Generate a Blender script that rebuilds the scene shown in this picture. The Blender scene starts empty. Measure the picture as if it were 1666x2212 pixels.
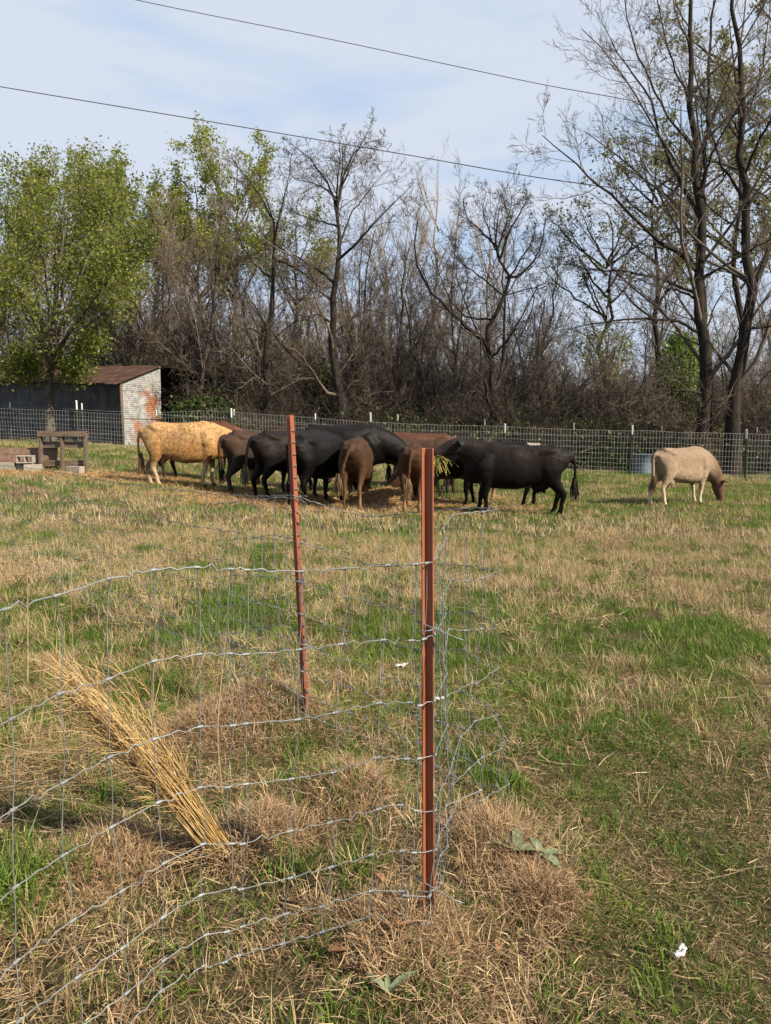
import bpy, math, random
import numpy as np
from mathutils import Vector, Matrix

rng = np.random.default_rng(7)
random.seed(7)
scene = bpy.context.scene
COL = scene.collection

# ------------------------------------------------------------------ camera
CAM_H, FPX, CU, CV, HORIZON = 1.45, 1600.0, 833.0, 1106.0, 941.0
PITCH = math.atan((CV - HORIZON) / FPX)
cd = bpy.data.cameras.new('camera')
cam = bpy.data.objects.new('camera', cd)
COL.objects.link(cam)
cd.sensor_fit = 'VERTICAL'
cd.sensor_height = 36.0
cd.sensor_width = 27.0
cd.lens = FPX / 2212.0 * 36.0
cd.clip_start, cd.clip_end = 0.05, 3000.0
cam.location = (0, 0, CAM_H)
cam.rotation_euler = (math.pi / 2 - PITCH, 0, 0)
scene.camera = cam

# ------------------------------------------------------------------ light
SUN_EL, SUN_AZ = math.radians(37), math.radians(33)     # azimuth from +x towards the camera
sdir = Vector((math.cos(SUN_EL) * math.cos(SUN_AZ), -math.cos(SUN_EL) * math.sin(SUN_AZ), math.sin(SUN_EL)))
sl = bpy.data.lights.new('sun', 'SUN')
sl.energy = 5.0
sl.angle = math.radians(0.55)
sl.color = (1.0, 0.865, 0.675)
sun = bpy.data.objects.new('sun', sl)
COL.objects.link(sun)
sun.rotation_euler = (-sdir).to_track_quat('-Z', 'Y').to_euler()
sun.location = sdir * 60

world = bpy.data.worlds.new('World')
scene.world = world
world.use_nodes = True
wt = world.node_tree
for n in list(wt.nodes):
    wt.nodes.remove(n)
w_out = wt.nodes.new('ShaderNodeOutputWorld')
w_bg = wt.nodes.new('ShaderNodeBackground')
w_sky = wt.nodes.new('ShaderNodeTexSky')
w_sky.sky_type = 'NISHITA'
w_sky.sun_disc = False
w_sky.sun_elevation = SUN_EL
w_sky.sun_rotation = math.atan2(sdir.x, sdir.y)
w_sky.air_density = 1.0
w_sky.dust_density = 1.0
w_sky.ozone_density = 1.5
w_tc = wt.nodes.new('ShaderNodeTexCoord')
w_map = wt.nodes.new('ShaderNodeMapping')
w_map.inputs['Scale'].default_value = (1.1, 1.1, 5.5)
w_map.inputs['Rotation'].default_value = (0.10, 0.16, 0.3)
w_n = wt.nodes.new('ShaderNodeTexNoise')
w_n.inputs['Scale'].default_value = 1.7
w_n.inputs['Detail'].default_value = 7
w_n.inputs['Roughness'].default_value = 0.55
w_n.inputs['Distortion'].default_value = 0.35
w_r = wt.nodes.new('ShaderNodeValToRGB')
w_r.color_ramp.elements[0].position = 0.36
w_r.color_ramp.elements[0].color = (0.0, 0.0, 0.0, 1)
w_r.color_ramp.elements[1].position = 0.56
w_r.color_ramp.elements[1].color = (1.0, 1.0, 1.0, 1)
w_veil = wt.nodes.new('ShaderNodeMix')
w_veil.data_type = 'RGBA'
w_veil.inputs[6].default_value = (5.1, 6.6, 9.0, 1)
w_veil.inputs[7].default_value = (7.2, 7.8, 8.9, 1)
w_mix = wt.nodes.new('ShaderNodeMix')
w_mix.data_type = 'RGBA'
w_mix.inputs[0].default_value = 0.85
wt.links.new(w_veil.outputs[2], w_mix.inputs[7])
wt.links.new(w_tc.outputs['Generated'], w_map.inputs['Vector'])
wt.links.new(w_map.outputs['Vector'], w_n.inputs['Vector'])
wt.links.new(w_n.outputs['Fac'], w_r.inputs['Fac'])
wt.links.new(w_r.outputs['Color'], w_veil.inputs[0])
wt.links.new(w_sky.outputs['Color'], w_mix.inputs[6])
wt.links.new(w_mix.outputs[2], w_bg.inputs['Color'])
w_bg.inputs['Strength'].default_value = 0.05
wt.links.new(w_bg.outputs['Background'], w_out.inputs['Surface'])

scene.view_settings.view_transform = 'Standard'
scene.view_settings.look = 'None'
scene.view_settings.exposure = 1.1
scene.view_settings.gamma = 1.0
scene.render.engine = 'CYCLES'
scene.cycles.max_bounces = 6
scene.cycles.transparent_max_bounces = 4

# ------------------------------------------------------------------ helpers
def P(u, v, Y):
    """Point on the plane y=Y that the photograph (1666 px wide) shows at (u, v)."""
    a, b = (u - CU) / FPX, (CV - v) / FPX
    ry = math.cos(PITCH) + b * math.sin(PITCH)
    rz = -math.sin(PITCH) + b * math.cos(PITCH)
    t = Y / ry
    return np.array((a * t, Y, CAM_H + rz * t))

def G(u, v, Y):
    """Ground point below P(u, v, Y)."""
    p = P(u, v, Y)
    return np.array((p[0], Y, ground_z(p[0], Y)))

def smooth(a, b, x):
    t = np.clip((np.asarray(x, float) - a) / (b - a), 0, 1)
    return t * t * (3 - 2 * t)

def _hash(ix, iy, s):
    h = (ix.astype(np.int64) * 374761393 + iy.astype(np.int64) * 668265263 + s * 1442695041) & 0x7fffffff
    h = ((h ^ (h >> 13)) * 1274126177) & 0x7fffffff
    h = (h ^ (h >> 16)) & 0xffff
    return h / 65535.0

def vnoise(x, y, s=0):
    x = np.asarray(x, float); y = np.asarray(y, float)
    ix, iy = np.floor(x), np.floor(y)
    fx, fy = x - ix, y - iy
    fx = fx * fx * (3 - 2 * fx); fy = fy * fy * (3 - 2 * fy)
    a = _hash(ix, iy, s); b = _hash(ix + 1, iy, s); c = _hash(ix, iy + 1, s); d = _hash(ix + 1, iy + 1, s)
    return (a * (1 - fx) + b * fx) * (1 - fy) + (c * (1 - fx) + d * fx) * fy

def fbm(x, y, s=0, o=3):
    r = 0; amp = 1; tot = 0
    for i in range(o):
        r = r + amp * vnoise(np.asarray(x) * 2 ** i + 17.3 * i, np.asarray(y) * 2 ** i - 9.1 * i, s + i)
        tot += amp; amp *= 0.5
    return r / tot

def softp(x, k=0.6):
    return k * np.log1p(np.exp(np.clip(np.asarray(x, float) / k, -40, 40)))

# mounds of dead grass in the foreground: x, y, radius, height
MOUNDS = [(-0.60, 3.60, 0.42, 0.17), (-0.85, 3.35, 0.25, 0.08), (-0.14, 2.80, 0.26, 0.10), (-0.44, 2.50, 0.20, 0.09), (0.36, 2.45, 0.20, 0.06), (0.50, 2.15, 0.12, 0.04), (-0.95, 2.35, 0.24, 0.06), (0.05, 2.0, 0.2, 0.04)]

def ground_z(x, y):
    x = np.asarray(x, float); y = np.asarray(y, float)
    left = softp(-x - 0.4)
    left = 14 * np.tanh(left / 14)
    z = 0.080 * left * smooth(4, 16, y) + 0.40 * smooth(17, 25, y) * np.clip((13 - x) / 13, 0, 1)
    far = smooth(30, 80, y)
    z = z + far * 1.5
    near = 1 - smooth(10, 40, y)
    z = z + (fbm(x * 0.9, y * 0.9, 11) - 0.5) * 0.07 * near + (vnoise(x * 3.1, y * 3.1, 5) - 0.5) * 0.03 * (1 - smooth(6, 15, y))
    for mx, my, mr, mh in MOUNDS:
        z = z + mh * np.exp(-((x - mx) ** 2 + (y - my) ** 2) / (0.5 * mr * mr))
    return z

def gz(x, y):
    return float(ground_z(x, y))

def np_mesh(name, V, faces, smooth_shade=True):
    """faces: list of int arrays (M,3) / (M,4)."""
    V = np.asarray(V, np.float32)
    me = bpy.data.meshes.new(name)
    faces = [np.asarray(f, np.int32) for f in faces if len(f)]
    me.vertices.add(len(V))
    me.vertices.foreach_set('co', V.ravel())
    nl = sum(f.size for f in faces); npoly = sum(len(f) for f in faces)
    me.loops.add(nl)
    me.polygons.add(npoly)
    me.loops.foreach_set('vertex_index', np.concatenate([f.ravel() for f in faces]))
    tot = np.concatenate([np.full(len(f), f.shape[1], np.int32) for f in faces])
    st = np.concatenate([[0], np.cumsum(tot)[:-1]]).astype(np.int32)
    me.polygons.foreach_set('loop_start', st)
    try:
        me.polygons.foreach_set('loop_total', tot)
    except Exception:
        pass
    me.polygons.foreach_set('use_smooth', np.full(npoly, smooth_shade))
    me.update(calc_edges=True)
    return me

class MB:
    """collects shapes, links them as one mesh object"""
    def __init__(self):
        self.V, self.F3, self.F4, self.n = [], [], [], 0
    def add(self, V, F4=None, F3=None):
        V = np.asarray(V, float).reshape(-1, 3)
        if F4 is not None and len(F4): self.F4.append(np.asarray(F4) + self.n)
        if F3 is not None and len(F3): self.F3.append(np.asarray(F3) + self.n)
        self.V.append(V); self.n += len(V)
        return self
    def box(self, c, size, R=None, taper=None):
        sx, sy, sz = [s / 2 for s in size]
        v = np.array([(-sx, -sy, -sz), (sx, -sy, -sz), (sx, sy, -sz), (-sx, sy, -sz),
                      (-sx, -sy, sz), (sx, -sy, sz), (sx, sy, sz), (-sx, sy, sz)])
        if R is not None: v = v @ np.asarray(R).T
        v = v + np.asarray(c)
        self.add(v, [(0, 3, 2, 1), (4, 5, 6, 7), (0, 1, 5, 4), (1, 2, 6, 5), (2, 3, 7, 6), (3, 0, 4, 7)])
        return self
    def tube(self, pts, r, s=6, cap=True):
        pts = np.asarray(pts, float)
        r = np.broadcast_to(np.asarray(r, float), (len(pts),))
        V, F = tubes(pts[None], r[None], s)
        f3 = []
        if cap:
            n = len(pts)
            V = np.vstack([V, pts[0], pts[-1]])
            c0, c1 = n * s, n * s + 1
            f3 = [(c0, (i + 1) % s, i) for i in range(s)] + [(c1, (n - 1) * s + i, (n - 1) * s + (i + 1) % s) for i in range(s)]
        self.add(V, F, f3)
        return self
    def mesh(self, name, smooth_shade=True):
        fs = []
        if self.F4: fs.append(np.vstack(self.F4))
        if self.F3: fs.append(np.vstack(self.F3))
        return np_mesh(name, np.vstack(self.V), fs, smooth_shade)
    def build(self, name, mat, parent=None, smooth_shade=True, loc=None):
        return link(name, self.mesh(name, smooth_shade), mat, parent)

def tubes(Pt, R, s):
    """Pt (B,n,3), R (B,n) -> verts, quads"""
    B, n, _ = Pt.shape
    T = np.gradient(Pt, axis=1)
    T /= np.linalg.norm(T, axis=2, keepdims=True) + 1e-9
    m = np.abs(T.mean(axis=1))
    ref = np.zeros((B, 3)); ref[np.arange(B), m.argmin(axis=1)] = 1
    N1 = np.cross(T, ref[:, None, :]); N1 /= np.linalg.norm(N1, axis=2, keepdims=True) + 1e-9
    N2 = np.cross(T, N1)
    a = np.arange(s) * 2 * math.pi / s
    V = Pt[:, :, None, :] + R[:, :, None, None] * (np.cos(a)[None, None, :, None] * N1[:, :, None, :] + np.sin(a)[None, None, :, None] * N2[:, :, None, :])
    base = (np.arange(B) * n * s)[:, None, None]
    i = np.arange(n - 1)[None, :, None] * s
    j = np.arange(s)[None, None, :]; j2 = (j + 1) % s
    q = np.stack([base + i + j, base + i + s + j, base + i + s + j2, base + i + j2], axis=-1)
    return V.reshape(-1, 3), q.reshape(-1, 4)

def link(name, me, mat, parent=None):
    o = bpy.data.objects.new(name, me)
    if mat is not None and len(me.materials) == 0: me.materials.append(mat)
    COL.objects.link(o)
    if parent is not None:
        o.parent = parent
    return o

def empty(name, loc, rz=0.0):
    o = bpy.data.objects.new(name, None)
    o.empty_display_size = 0.2
    COL.objects.link(o)
    o.location = tuple(float(c) for c in loc)
    o.rotation_euler = (0, 0, rz)
    return o

def tag(o, label, cat, group=None):
    o['label'] = label
    o['category'] = cat
    if group: o['group'] = group
    return o

def kind(o, k, label=None):
    o['kind'] = k
    if label: o['label'] = label
    return o

def rotz(a):
    c, s = math.cos(a), math.sin(a)
    return np.array([[c, -s, 0], [s, c, 0], [0, 0, 1]])

def euler(x, y, z):
    return np.array(Matrix.Rotation(z, 3, 'Z') @ Matrix.Rotation(y, 3, 'Y') @ Matrix.Rotation(x, 3, 'X'))

# ------------------------------------------------------------------ materials
class NT:
    def __init__(self, name):
        self.m = bpy.data.materials.new(name)
        self.m.use_nodes = True
        self.t = self.m.node_tree
        for n in list(self.t.nodes): self.t.nodes.remove(n)
        self.out = self.t.nodes.new('ShaderNodeOutputMaterial')
    def n(self, typ, **kw):
        nd = self.t.nodes.new(typ)
        for k, v in kw.items():
            if k.startswith('i_'):
                key = k[2:].replace('_', ' ')
                nd.inputs[key].default_value = v
            else: setattr(nd, k, v)
        return nd
    def l(self, a, b): self.t.links.new(a, b)
    def ramp(self, fac, stops):
        r = self.t.nodes.new('ShaderNodeValToRGB')
        e = r.color_ramp.elements
        while len(e) < len(stops): e.new(0.5)
        for el, (p, c) in zip(e, stops):
            el.position = p; el.color = (c[0], c[1], c[2], 1)
        self.l(fac, r.inputs['Fac'])
        return r.outputs['Color']
    def noise(self, scale, detail=4, rough=0.55, vec=None, dist=0.0):
        nn = self.n('ShaderNodeTexNoise')
        nn.inputs['Scale'].default_value = scale
        nn.inputs['Detail'].default_value = detail
        nn.inputs['Roughness'].default_value = rough
        nn.inputs['Distortion'].default_value = dist
        if vec is not None: self.l(vec, nn.inputs['Vector'])
        return nn.outputs['Fac']
    def coord(self, which='Object', scale=None):
        tc = self.n('ShaderNodeTexCoord')
        o = tc.outputs[which]
        if scale is not None:
            mp = self.n('ShaderNodeMapping')
            mp.inputs['Scale'].default_value = scale
            self.l(o, mp.inputs['Vector'])
            o = mp.outputs['Vector']
        return o
    def mix(self, fac, a, b, blend='MIX'):
        mx = self.n('ShaderNodeMix', data_type='RGBA', blend_type=blend)
        for s, val in ((0, fac), (6, a), (7, b)):
            if hasattr(val, 'is_linked') or hasattr(val, 'links'): self.l(val, mx.inputs[s])
            elif s == 0: mx.inputs[0].default_value = val
            else: mx.inputs[s].default_value = (val[0], val[1], val[2], 1)
        return mx.outputs[2]
    def math(self, op, a, b=None):
        m = self.n('ShaderNodeMath', operation=op)
        for i, v in enumerate((a, b)):
            if v is None: continue
            if hasattr(v, 'links'): self.l(v, m.inputs[i])
            else: m.inputs[i].default_value = v
        return m.outputs[0]
    def bump(self, h, strength=0.5, dist=0.01):
        b = self.n('ShaderNodeBump')
        b.inputs['Strength'].default_value = strength
        b.inputs['Distance'].default_value = dist
        self.l(h, b.inputs['Height'])
        return b.outputs['Normal']
    def principled(self, col, rough=0.8, metal=0.0, normal=None, spec=0.3, sheen=0.0):
        p = self.n('ShaderNodeBsdfPrincipled')
        if hasattr(col, 'links'): self.l(col, p.inputs['Base Color'])
        else: p.inputs['Base Color'].default_value = (*col, 1)
        if hasattr(rough, 'links'): self.l(rough, p.inputs['Roughness'])
        else: p.inputs['Roughness'].default_value = rough
        p.inputs['Metallic'].default_value = metal
        p.inputs['Specular IOR Level'].default_value = spec
        p.inputs['Sheen Weight'].default_value = sheen
        if normal is not None: self.l(normal, p.inputs['Normal'])
        self.l(p.outputs[0], self.out.inputs['Surface'])
        return p
    def leafy(self, col, trans=0.35, rough=0.7, gloss=0.02):
        d = self.n('ShaderNodeBsdfDiffuse'); t = self.n('ShaderNodeBsdfTranslucent'); g = self.n('ShaderNodeBsdfGlossy')
        g.inputs['Roughness'].default_value = 0.45
        m1 = self.n('ShaderNodeMixShader'); m2 = self.n('ShaderNodeMixShader')
        self.l(col, d.inputs['Color']); self.l(col, t.inputs['Color'])
        m1.inputs[0].default_value = trans; m2.inputs[0].default_value = gloss
        self.l(d.outputs[0], m1.inputs[1]); self.l(t.outputs[0], m1.inputs[2])
        self.l(m1.outputs[0], m2.inputs[1]); self.l(g.outputs[0], m2.inputs[2])
        self.l(m2.outputs[0], self.out.inputs['Surface'])

def mat_simple(name, a, b, scale=8, rough=0.8, metal=0, bump=0.3, spec=0.3, detail=5, bscale=None, coords='Object', stretch=None):
    a, b = sc(a), sc(b)
    t = NT(name)
    c = t.coord(coords, stretch)
    f = t.noise(scale, detail, 0.6, c)
    col = t.ramp(f, [(0.3, a), (0.7, b)])
    nrm = t.bump(t.noise(bscale or scale * 3, 4, 0.6, c), bump, 0.01) if bump else None
    t.principled(col, rough, metal, nrm, spec)
    return t.m

def mat_blade(name, stops, trans=0.3, gloss=0.015, rnd=0.0):
    """grass blades: per-blade value 'bc' plus per-tuft random"""
    t = NT(name)
    at = t.n('ShaderNodeAttribute', attribute_name='bc')
    oi = t.n('ShaderNodeObjectInfo')
    f = t.math('ADD', t.math('MULTIPLY', at.outputs['Fac'], 1 - rnd), t.math('MULTIPLY', oi.outputs['Random'], rnd)) if rnd else at.outputs['Fac']
    col = t.ramp(f, [(p_, sc(c_)) for p_, c_ in stops])
    t.leafy(col, trans, gloss=gloss)
    return t.m

ALB = 0.74      # measured colours are scaled to real albedo here
def sc(c, k=None):
    k = ALB if k is None else k
    return tuple(v * k for v in c[:3])

M = {}
# ground
t = NT('ground_soil')
c = t.coord('Object')
f1 = t.noise(2.2, 5, 0.65, c); f2 = t.noise(75, 6, 0.75, c); f3 = t.noise(60, 5, 0.7, c)
green = t.ramp(f3, [(0.38, (0.016, 0.020, 0.007)), (0.66, (0.062, 0.075, 0.022))])
dry = t.ramp(f2, [(0.36, (0.040, 0.028, 0.018)), (0.56, (0.105, 0.075, 0.045)), (0.74, (0.27, 0.20, 0.115))])
col = t.mix(t.ramp(f1, [(0.38, (0.15, 0.15, 0.15)), (0.62, (0.8, 0.8, 0.8))]), dry, green)
t.principled(col, 0.95, 0, t.bump(f2, 0.8, 0.03), 0.1)
M['ground'] = t.m
t = NT('forest_floor')
c = t.coord('Object')
col = t.ramp(t.noise(6, 6, 0.65, c), [(0.3, (0.035, 0.028, 0.018)), (0.6, (0.12, 0.085, 0.055)), (0.8, (0.09, 0.10, 0.035))])
t.principled(col, 0.95, 0, t.bump(t.noise(25, 5, 0.7, c), 0.8, 0.04), 0.1)
M['forest_floor'] = t.m

M['green_blade'] = mat_blade('green_blade', [(0.0, (0.045, 0.100, 0.012)), (0.45, (0.115, 0.215, 0.024)), (0.8, (0.215, 0.305, 0.050)), (1.0, (0.38, 0.37, 0.11))], 0.35)
M['dry_blade'] = mat_blade('dry_blade', [(0.0, (0.22, 0.145, 0.070)), (0.4, (0.46, 0.335, 0.180)), (0.75, (0.68, 0.53, 0.32)), (1.0, (0.32, 0.30, 0.10))], 0.25)
M['thatch'] = mat_blade('thatch', [(0.0, (0.105, 0.060, 0.032)), (0.4, (0.30, 0.195, 0.105)), (0.75, (0.54, 0.395, 0.225)), (1.0, (0.74, 0.60, 0.38))], 0.15)
M['brown_thatch'] = mat_blade('brown_thatch', [(0.0, (0.16, 0.090, 0.050)), (0.5, (0.41, 0.270, 0.155)), (1.0, (0.68, 0.52, 0.33))], 0.15)
M['litter'] = mat_blade('litter', [(0.0, (0.10, 0.062, 0.034)), (0.5, (0.27, 0.185, 0.10)), (1.0, (0.54, 0.41, 0.24))], 0.15)
M['straw'] = mat_blade('straw', [(0.0, (0.42, 0.24, 0.075)), (0.5, (0.68, 0.45, 0.17)), (1.0, (0.85, 0.66, 0.33))], 0.2, 0.06)
M['hay'] = mat_blade('hay', [(0.0, (0.30, 0.16, 0.07)), (0.5, (0.50, 0.31, 0.15)), (1.0, (0.62, 0.45, 0.22))], 0.2)
M['green_hay'] = mat_blade('green_hay', [(0.0, (0.28, 0.27, 0.05)), (0.6, (0.50, 0.44, 0.12)), (1.0, (0.62, 0.52, 0.20))], 0.3)

M['bark'] = mat_simple('bark', (0.045, 0.038, 0.032), (0.16, 0.135, 0.11), 14, 0.95, 0, 0.9, 0.1, stretch=(1, 1, 0.25))
M['bark_dark'] = mat_simple('bark_dark', (0.015, 0.013, 0.011), (0.058, 0.048, 0.039), 14, 0.95, 0, 0.9, 0.1, stretch=(1, 1, 0.25))
M['bark_pale'] = mat_simple('bark_pale', (0.24, 0.20, 0.15), (0.42, 0.36, 0.29), 9, 0.9, 0, 0.5, 0.1)
M['twig'] = mat_simple('twig', (0.15, 0.12, 0.095), (0.27, 0.22, 0.175), 3, 0.9, 0, 0, 0.1)
M['twig_dark'] = mat_simple('twig_dark', (0.04, 0.033, 0.027), (0.095, 0.078, 0.062), 3, 0.9, 0, 0, 0.1)
M['twig_mid'] = mat_simple('twig_mid', (0.085, 0.070, 0.056), (0.175, 0.145, 0.118), 3, 0.9, 0, 0, 0.1)
M['twig_pale'] = mat_simple('twig_pale', (0.30, 0.25, 0.18), (0.44, 0.38, 0.29), 3, 0.9, 0, 0, 0.1)
M['twig_red'] = mat_simple('twig_red', (0.095, 0.080, 0.062), (0.19, 0.160, 0.125), 3, 0.9, 0, 0, 0.1)
M['leaf_spring'] = mat_blade('leaf_spring', [(0.0, (0.13, 0.165, 0.025)), (0.5, (0.23, 0.27, 0.045)), (1.0, (0.36, 0.37, 0.085))], 0.5, rnd=.4)
M['leaf_pale'] = mat_blade('leaf_pale', [(0.0, (0.12, 0.14, 0.04)), (0.5, (0.22, 0.23, 0.07)), (1.0, (0.34, 0.32, 0.12))], 0.45, rnd=.4)
M['leaf_dark'] = mat_blade('leaf_dark', [(0.0, (0.020, 0.045, 0.010)), (0.5, (0.045, 0.085, 0.018)), (1.0, (0.10, 0.14, 0.03))], 0.3)
M['leaf_bright'] = mat_blade('leaf_bright', [(0.0, (0.10, 0.18, 0.03)), (0.5, (0.18, 0.28, 0.05)), (1.0, (0.28, 0.36, 0.09))], 0.45)

# ------------------------------------------------------------------ ground
def build_ground():
    xs = np.unique(np.concatenate([np.linspace(-4, 4, 101), np.linspace(-24, 24, 97), np.linspace(-120, 120, 61), np.linspace(-900, 900, 31)]).round(4))
    ys = np.unique(np.concatenate([np.linspace(0.2, 6, 88), np.linspace(6, 30, 73), np.linspace(30, 120, 46), np.linspace(120, 1200, 28), [-60, -20, -6, -2]]).round(4))
    X, Y = np.meshgrid(xs, ys)
    V = np.stack([X, Y, ground_z(X, Y)], -1).reshape(-1, 3)
    nx = len(xs)
    i, j = np.meshgrid(np.arange(len(ys) - 1), np.arange(nx - 1), indexing='ij')
    a = (i * nx + j).ravel()
    F = np.stack([a, a + 1, a + nx + 1, a + nx], -1)
    me = np_mesh('ground', V, [F])
    me.materials.append(M['ground']); me.materials.append(M['forest_floor'])
    cy = ys[i.ravel()]
    me.polygons.foreach_set('material_index', (cy > 28.2).astype(np.int32))
    o = link('ground', me, None)
    kind(o, 'structure')
build_ground()

# ------------------------------------------------------------------ grass
def blades(name, cx, cy, nper, rad, lmin, lmax, wid, mat, label, lean=0.45, curl=0.5, flat=False, segs=2, cvar=None, dz=0.0, seed=None, parent=None, lift=0.03):
    """grass blades in tufts about the given centres, one mesh"""
    r = np.random.default_rng(hash_name(name) if seed is None else seed)
    m = len(cx)
    tl = r.uniform(0.65, 1.15, m); tc = r.uniform(0, 1, m) if cvar is None else np.clip(cvar + r.normal(0, .12, m), 0, 1)
    ti = np.repeat(np.arange(m), nper); n = len(ti)
    a = r.uniform(0, 2 * math.pi, n); q = np.sqrt(r.uniform(0, 1, n))
    rr = (rad if np.isscalar(rad) else np.asarray(rad)[ti]) * q
    x = np.asarray(cx)[ti] + rr * np.cos(a); y = np.asarray(cy)[ti] + rr * np.sin(a)
    z = ground_z(x, y) + dz
    L = r.uniform(lmin, lmax, n) * tl[ti]
    da = a + r.normal(0, 0.9, n) if not flat else r.uniform(0, 2 * math.pi, n)
    if flat:
        el = np.abs(r.normal(0, 0.25, n)); z = z + r.uniform(0, lift, n); cu = r.normal(0, curl, n) * 0.4
    else:
        el = math.pi / 2 - np.abs(r.normal(0, lean, n)) - 0.25 * q * lean; cu = np.abs(r.normal(0, curl, n)) + 0.1; z = z - 0.006
    yw = r.normal(0, curl * (0.9 if flat else 0.5), n)
    w = wid * r.uniform(0.6, 1.35, n) / 2
    if not np.isscalar(wid): w = np.asarray(wid)[ti] * r.uniform(0.6, 1.35, n) / 2
    d0 = np.stack([np.cos(da) * np.cos(el), np.sin(da) * np.cos(el), np.sin(el)], -1)
    d1 = np.stack([np.cos(da + yw) * np.cos(el - cu), np.sin(da + yw) * np.cos(el - cu), np.sin(el - cu)], -1)
    p0 = np.stack([x, y, z], -1)
    sa = da + math.pi / 2 + r.normal(0, 0.7, n); st = r.normal(0, 0.5, n)
    sd = np.stack([np.cos(sa) * np.cos(st), np.sin(sa) * np.cos(st), np.sin(st)], -1) * w[:, None]
    h = (L / 2)[:, None]
    p1 = p0 + d0 * h; p2 = p1 + d1 * h
    if flat: p2[:, 2] = np.maximum(p2[:, 2], z - 0.006)
    bc = np.clip(0.5 * tc[ti] + 0.5 * r.uniform(0, 1, n), 0, 1)
    if segs == 2:
        V = np.stack([p0 - sd, p0 + sd, p1 - sd * .85, p1 + sd * .85, p2], 1).reshape(-1, 3)
        b0 = np.arange(n)[:, None] * 5
        fs = [b0 + np.array([0, 1, 3, 2]), b0 + np.array([2, 3, 4])]; k = 5
    else:
        V = np.stack([p0 - sd, p0 + sd, p2], 1).reshape(-1, 3)
        fs = [np.arange(3 * n).reshape(-1, 3)]; k = 3
    me = np_mesh(name, V, fs, False)
    at = me.attributes.new('bc', 'FLOAT', 'POINT'); at.data.foreach_set('value', np.repeat(bc, k).astype(np.float32))
    o = link(name, me, mat, parent)
    kind(o, 'stuff', label)
    return o

def hash_name(s):
    return sum((i + 1) * ord(c) for i, c in enumerate(s))

def instance_on(o, protos):
    """geometry nodes: instances of the prototypes' geometry on the points of o (attributes rot, scl, idx)"""
    g = bpy.data.node_groups.new(o.name, 'GeometryNodeTree')
    g.interface.new_socket('Geometry', in_out='INPUT', socket_type='NodeSocketGeometry')
    g.interface.new_socket('Geometry', in_out='OUTPUT', socket_type='NodeSocketGeometry')
    gi = g.nodes.new('NodeGroupInput'); go = g.nodes.new('NodeGroupOutput')
    iop = g.nodes.new('GeometryNodeInstanceOnPoints')
    g2i = g.nodes.new('GeometryNodeGeometryToInstance')
    for p in reversed(protos):
        oi = g.nodes.new('GeometryNodeObjectInfo')
        oi.inputs['Object'].default_value = p
        oi.inputs['As Instance'].default_value = False
        g.links.new(oi.outputs['Geometry'], g2i.inputs[0])
    iop.inputs['Pick Instance'].default_value = True
    def attr(nm, typ):
        nd = g.nodes.new('GeometryNodeInputNamedAttribute'); nd.data_type = typ
        nd.inputs['Name'].default_value = nm
        return nd.outputs['Attribute']
    e2r = g.nodes.new('FunctionNodeEulerToRotation')
    g.links.new(attr('rot', 'FLOAT_VECTOR'), e2r.inputs[0])
    g.links.new(gi.outputs[0], iop.inputs['Points'])
    g.links.new(g2i.outputs[0], iop.inputs['Instance'])
    g.links.new(attr('idx', 'INT'), iop.inputs['Instance Index'])
    g.links.new(e2r.outputs[0], iop.inputs['Rotation'])
    g.links.new(attr('scl', 'FLOAT'), iop.inputs['Scale'])
    g.links.new(iop.outputs[0], go.inputs[0])
    md = o.modifiers.new('scatter', 'NODES'); md.node_group = g
    return g

def point_mesh(name, pts, rot, scale, idx):
    me = bpy.data.meshes.new(name)
    n = len(pts)
    me.vertices.add(n)
    me.vertices.foreach_set('co', np.asarray(pts, np.float32).ravel())
    a = me.attributes.new('rot', 'FLOAT_VECTOR', 'POINT'); a.data.foreach_set('vector', np.asarray(rot, np.float32).ravel())
    a = me.attributes.new('scl', 'FLOAT', 'POINT'); a.data.foreach_set('value', np.asarray(scale, np.float32))
    a = me.attributes.new('idx', 'INT', 'POINT'); a.data.foreach_set('value', np.asarray(idx, np.int32))
    return me

def scatter(name, pts, scale, protos, label=None, tilt=0.15):
    """one 'stuff' object: instances of the prototypes on given points"""
    n = len(pts)
    r = np.random.default_rng(hash_name(name))
    rot = np.stack([r.normal(0, tilt, n), r.normal(0, tilt, n), r.uniform(0, 2 * math.pi, n)], -1)
    o = link(name, point_mesh(name, pts, rot, scale, r.integers(0, len(protos), n)), None)
    instance_on(o, protos)
    kind(o, 'stuff', label)
    return o

def field_points(dens, y0, y1, margin=1.15, seed=0, extra=0.6):
    """random points in the part of the field the photo can see (and a margin), density per m2"""
    r = np.random.default_rng(seed)
    hw = lambda y: (0.55 * margin) * y + extra
    area = (hw(y0) + hw(y1)) * (y1 - y0)
    n = int(area * dens)
    y = np.sqrt(r.uniform(y0 ** 2, y1 ** 2, int(n * 1.0)))
    x = r.uniform(-1, 1, len(y)) * hw(y)
    return x, y

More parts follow.
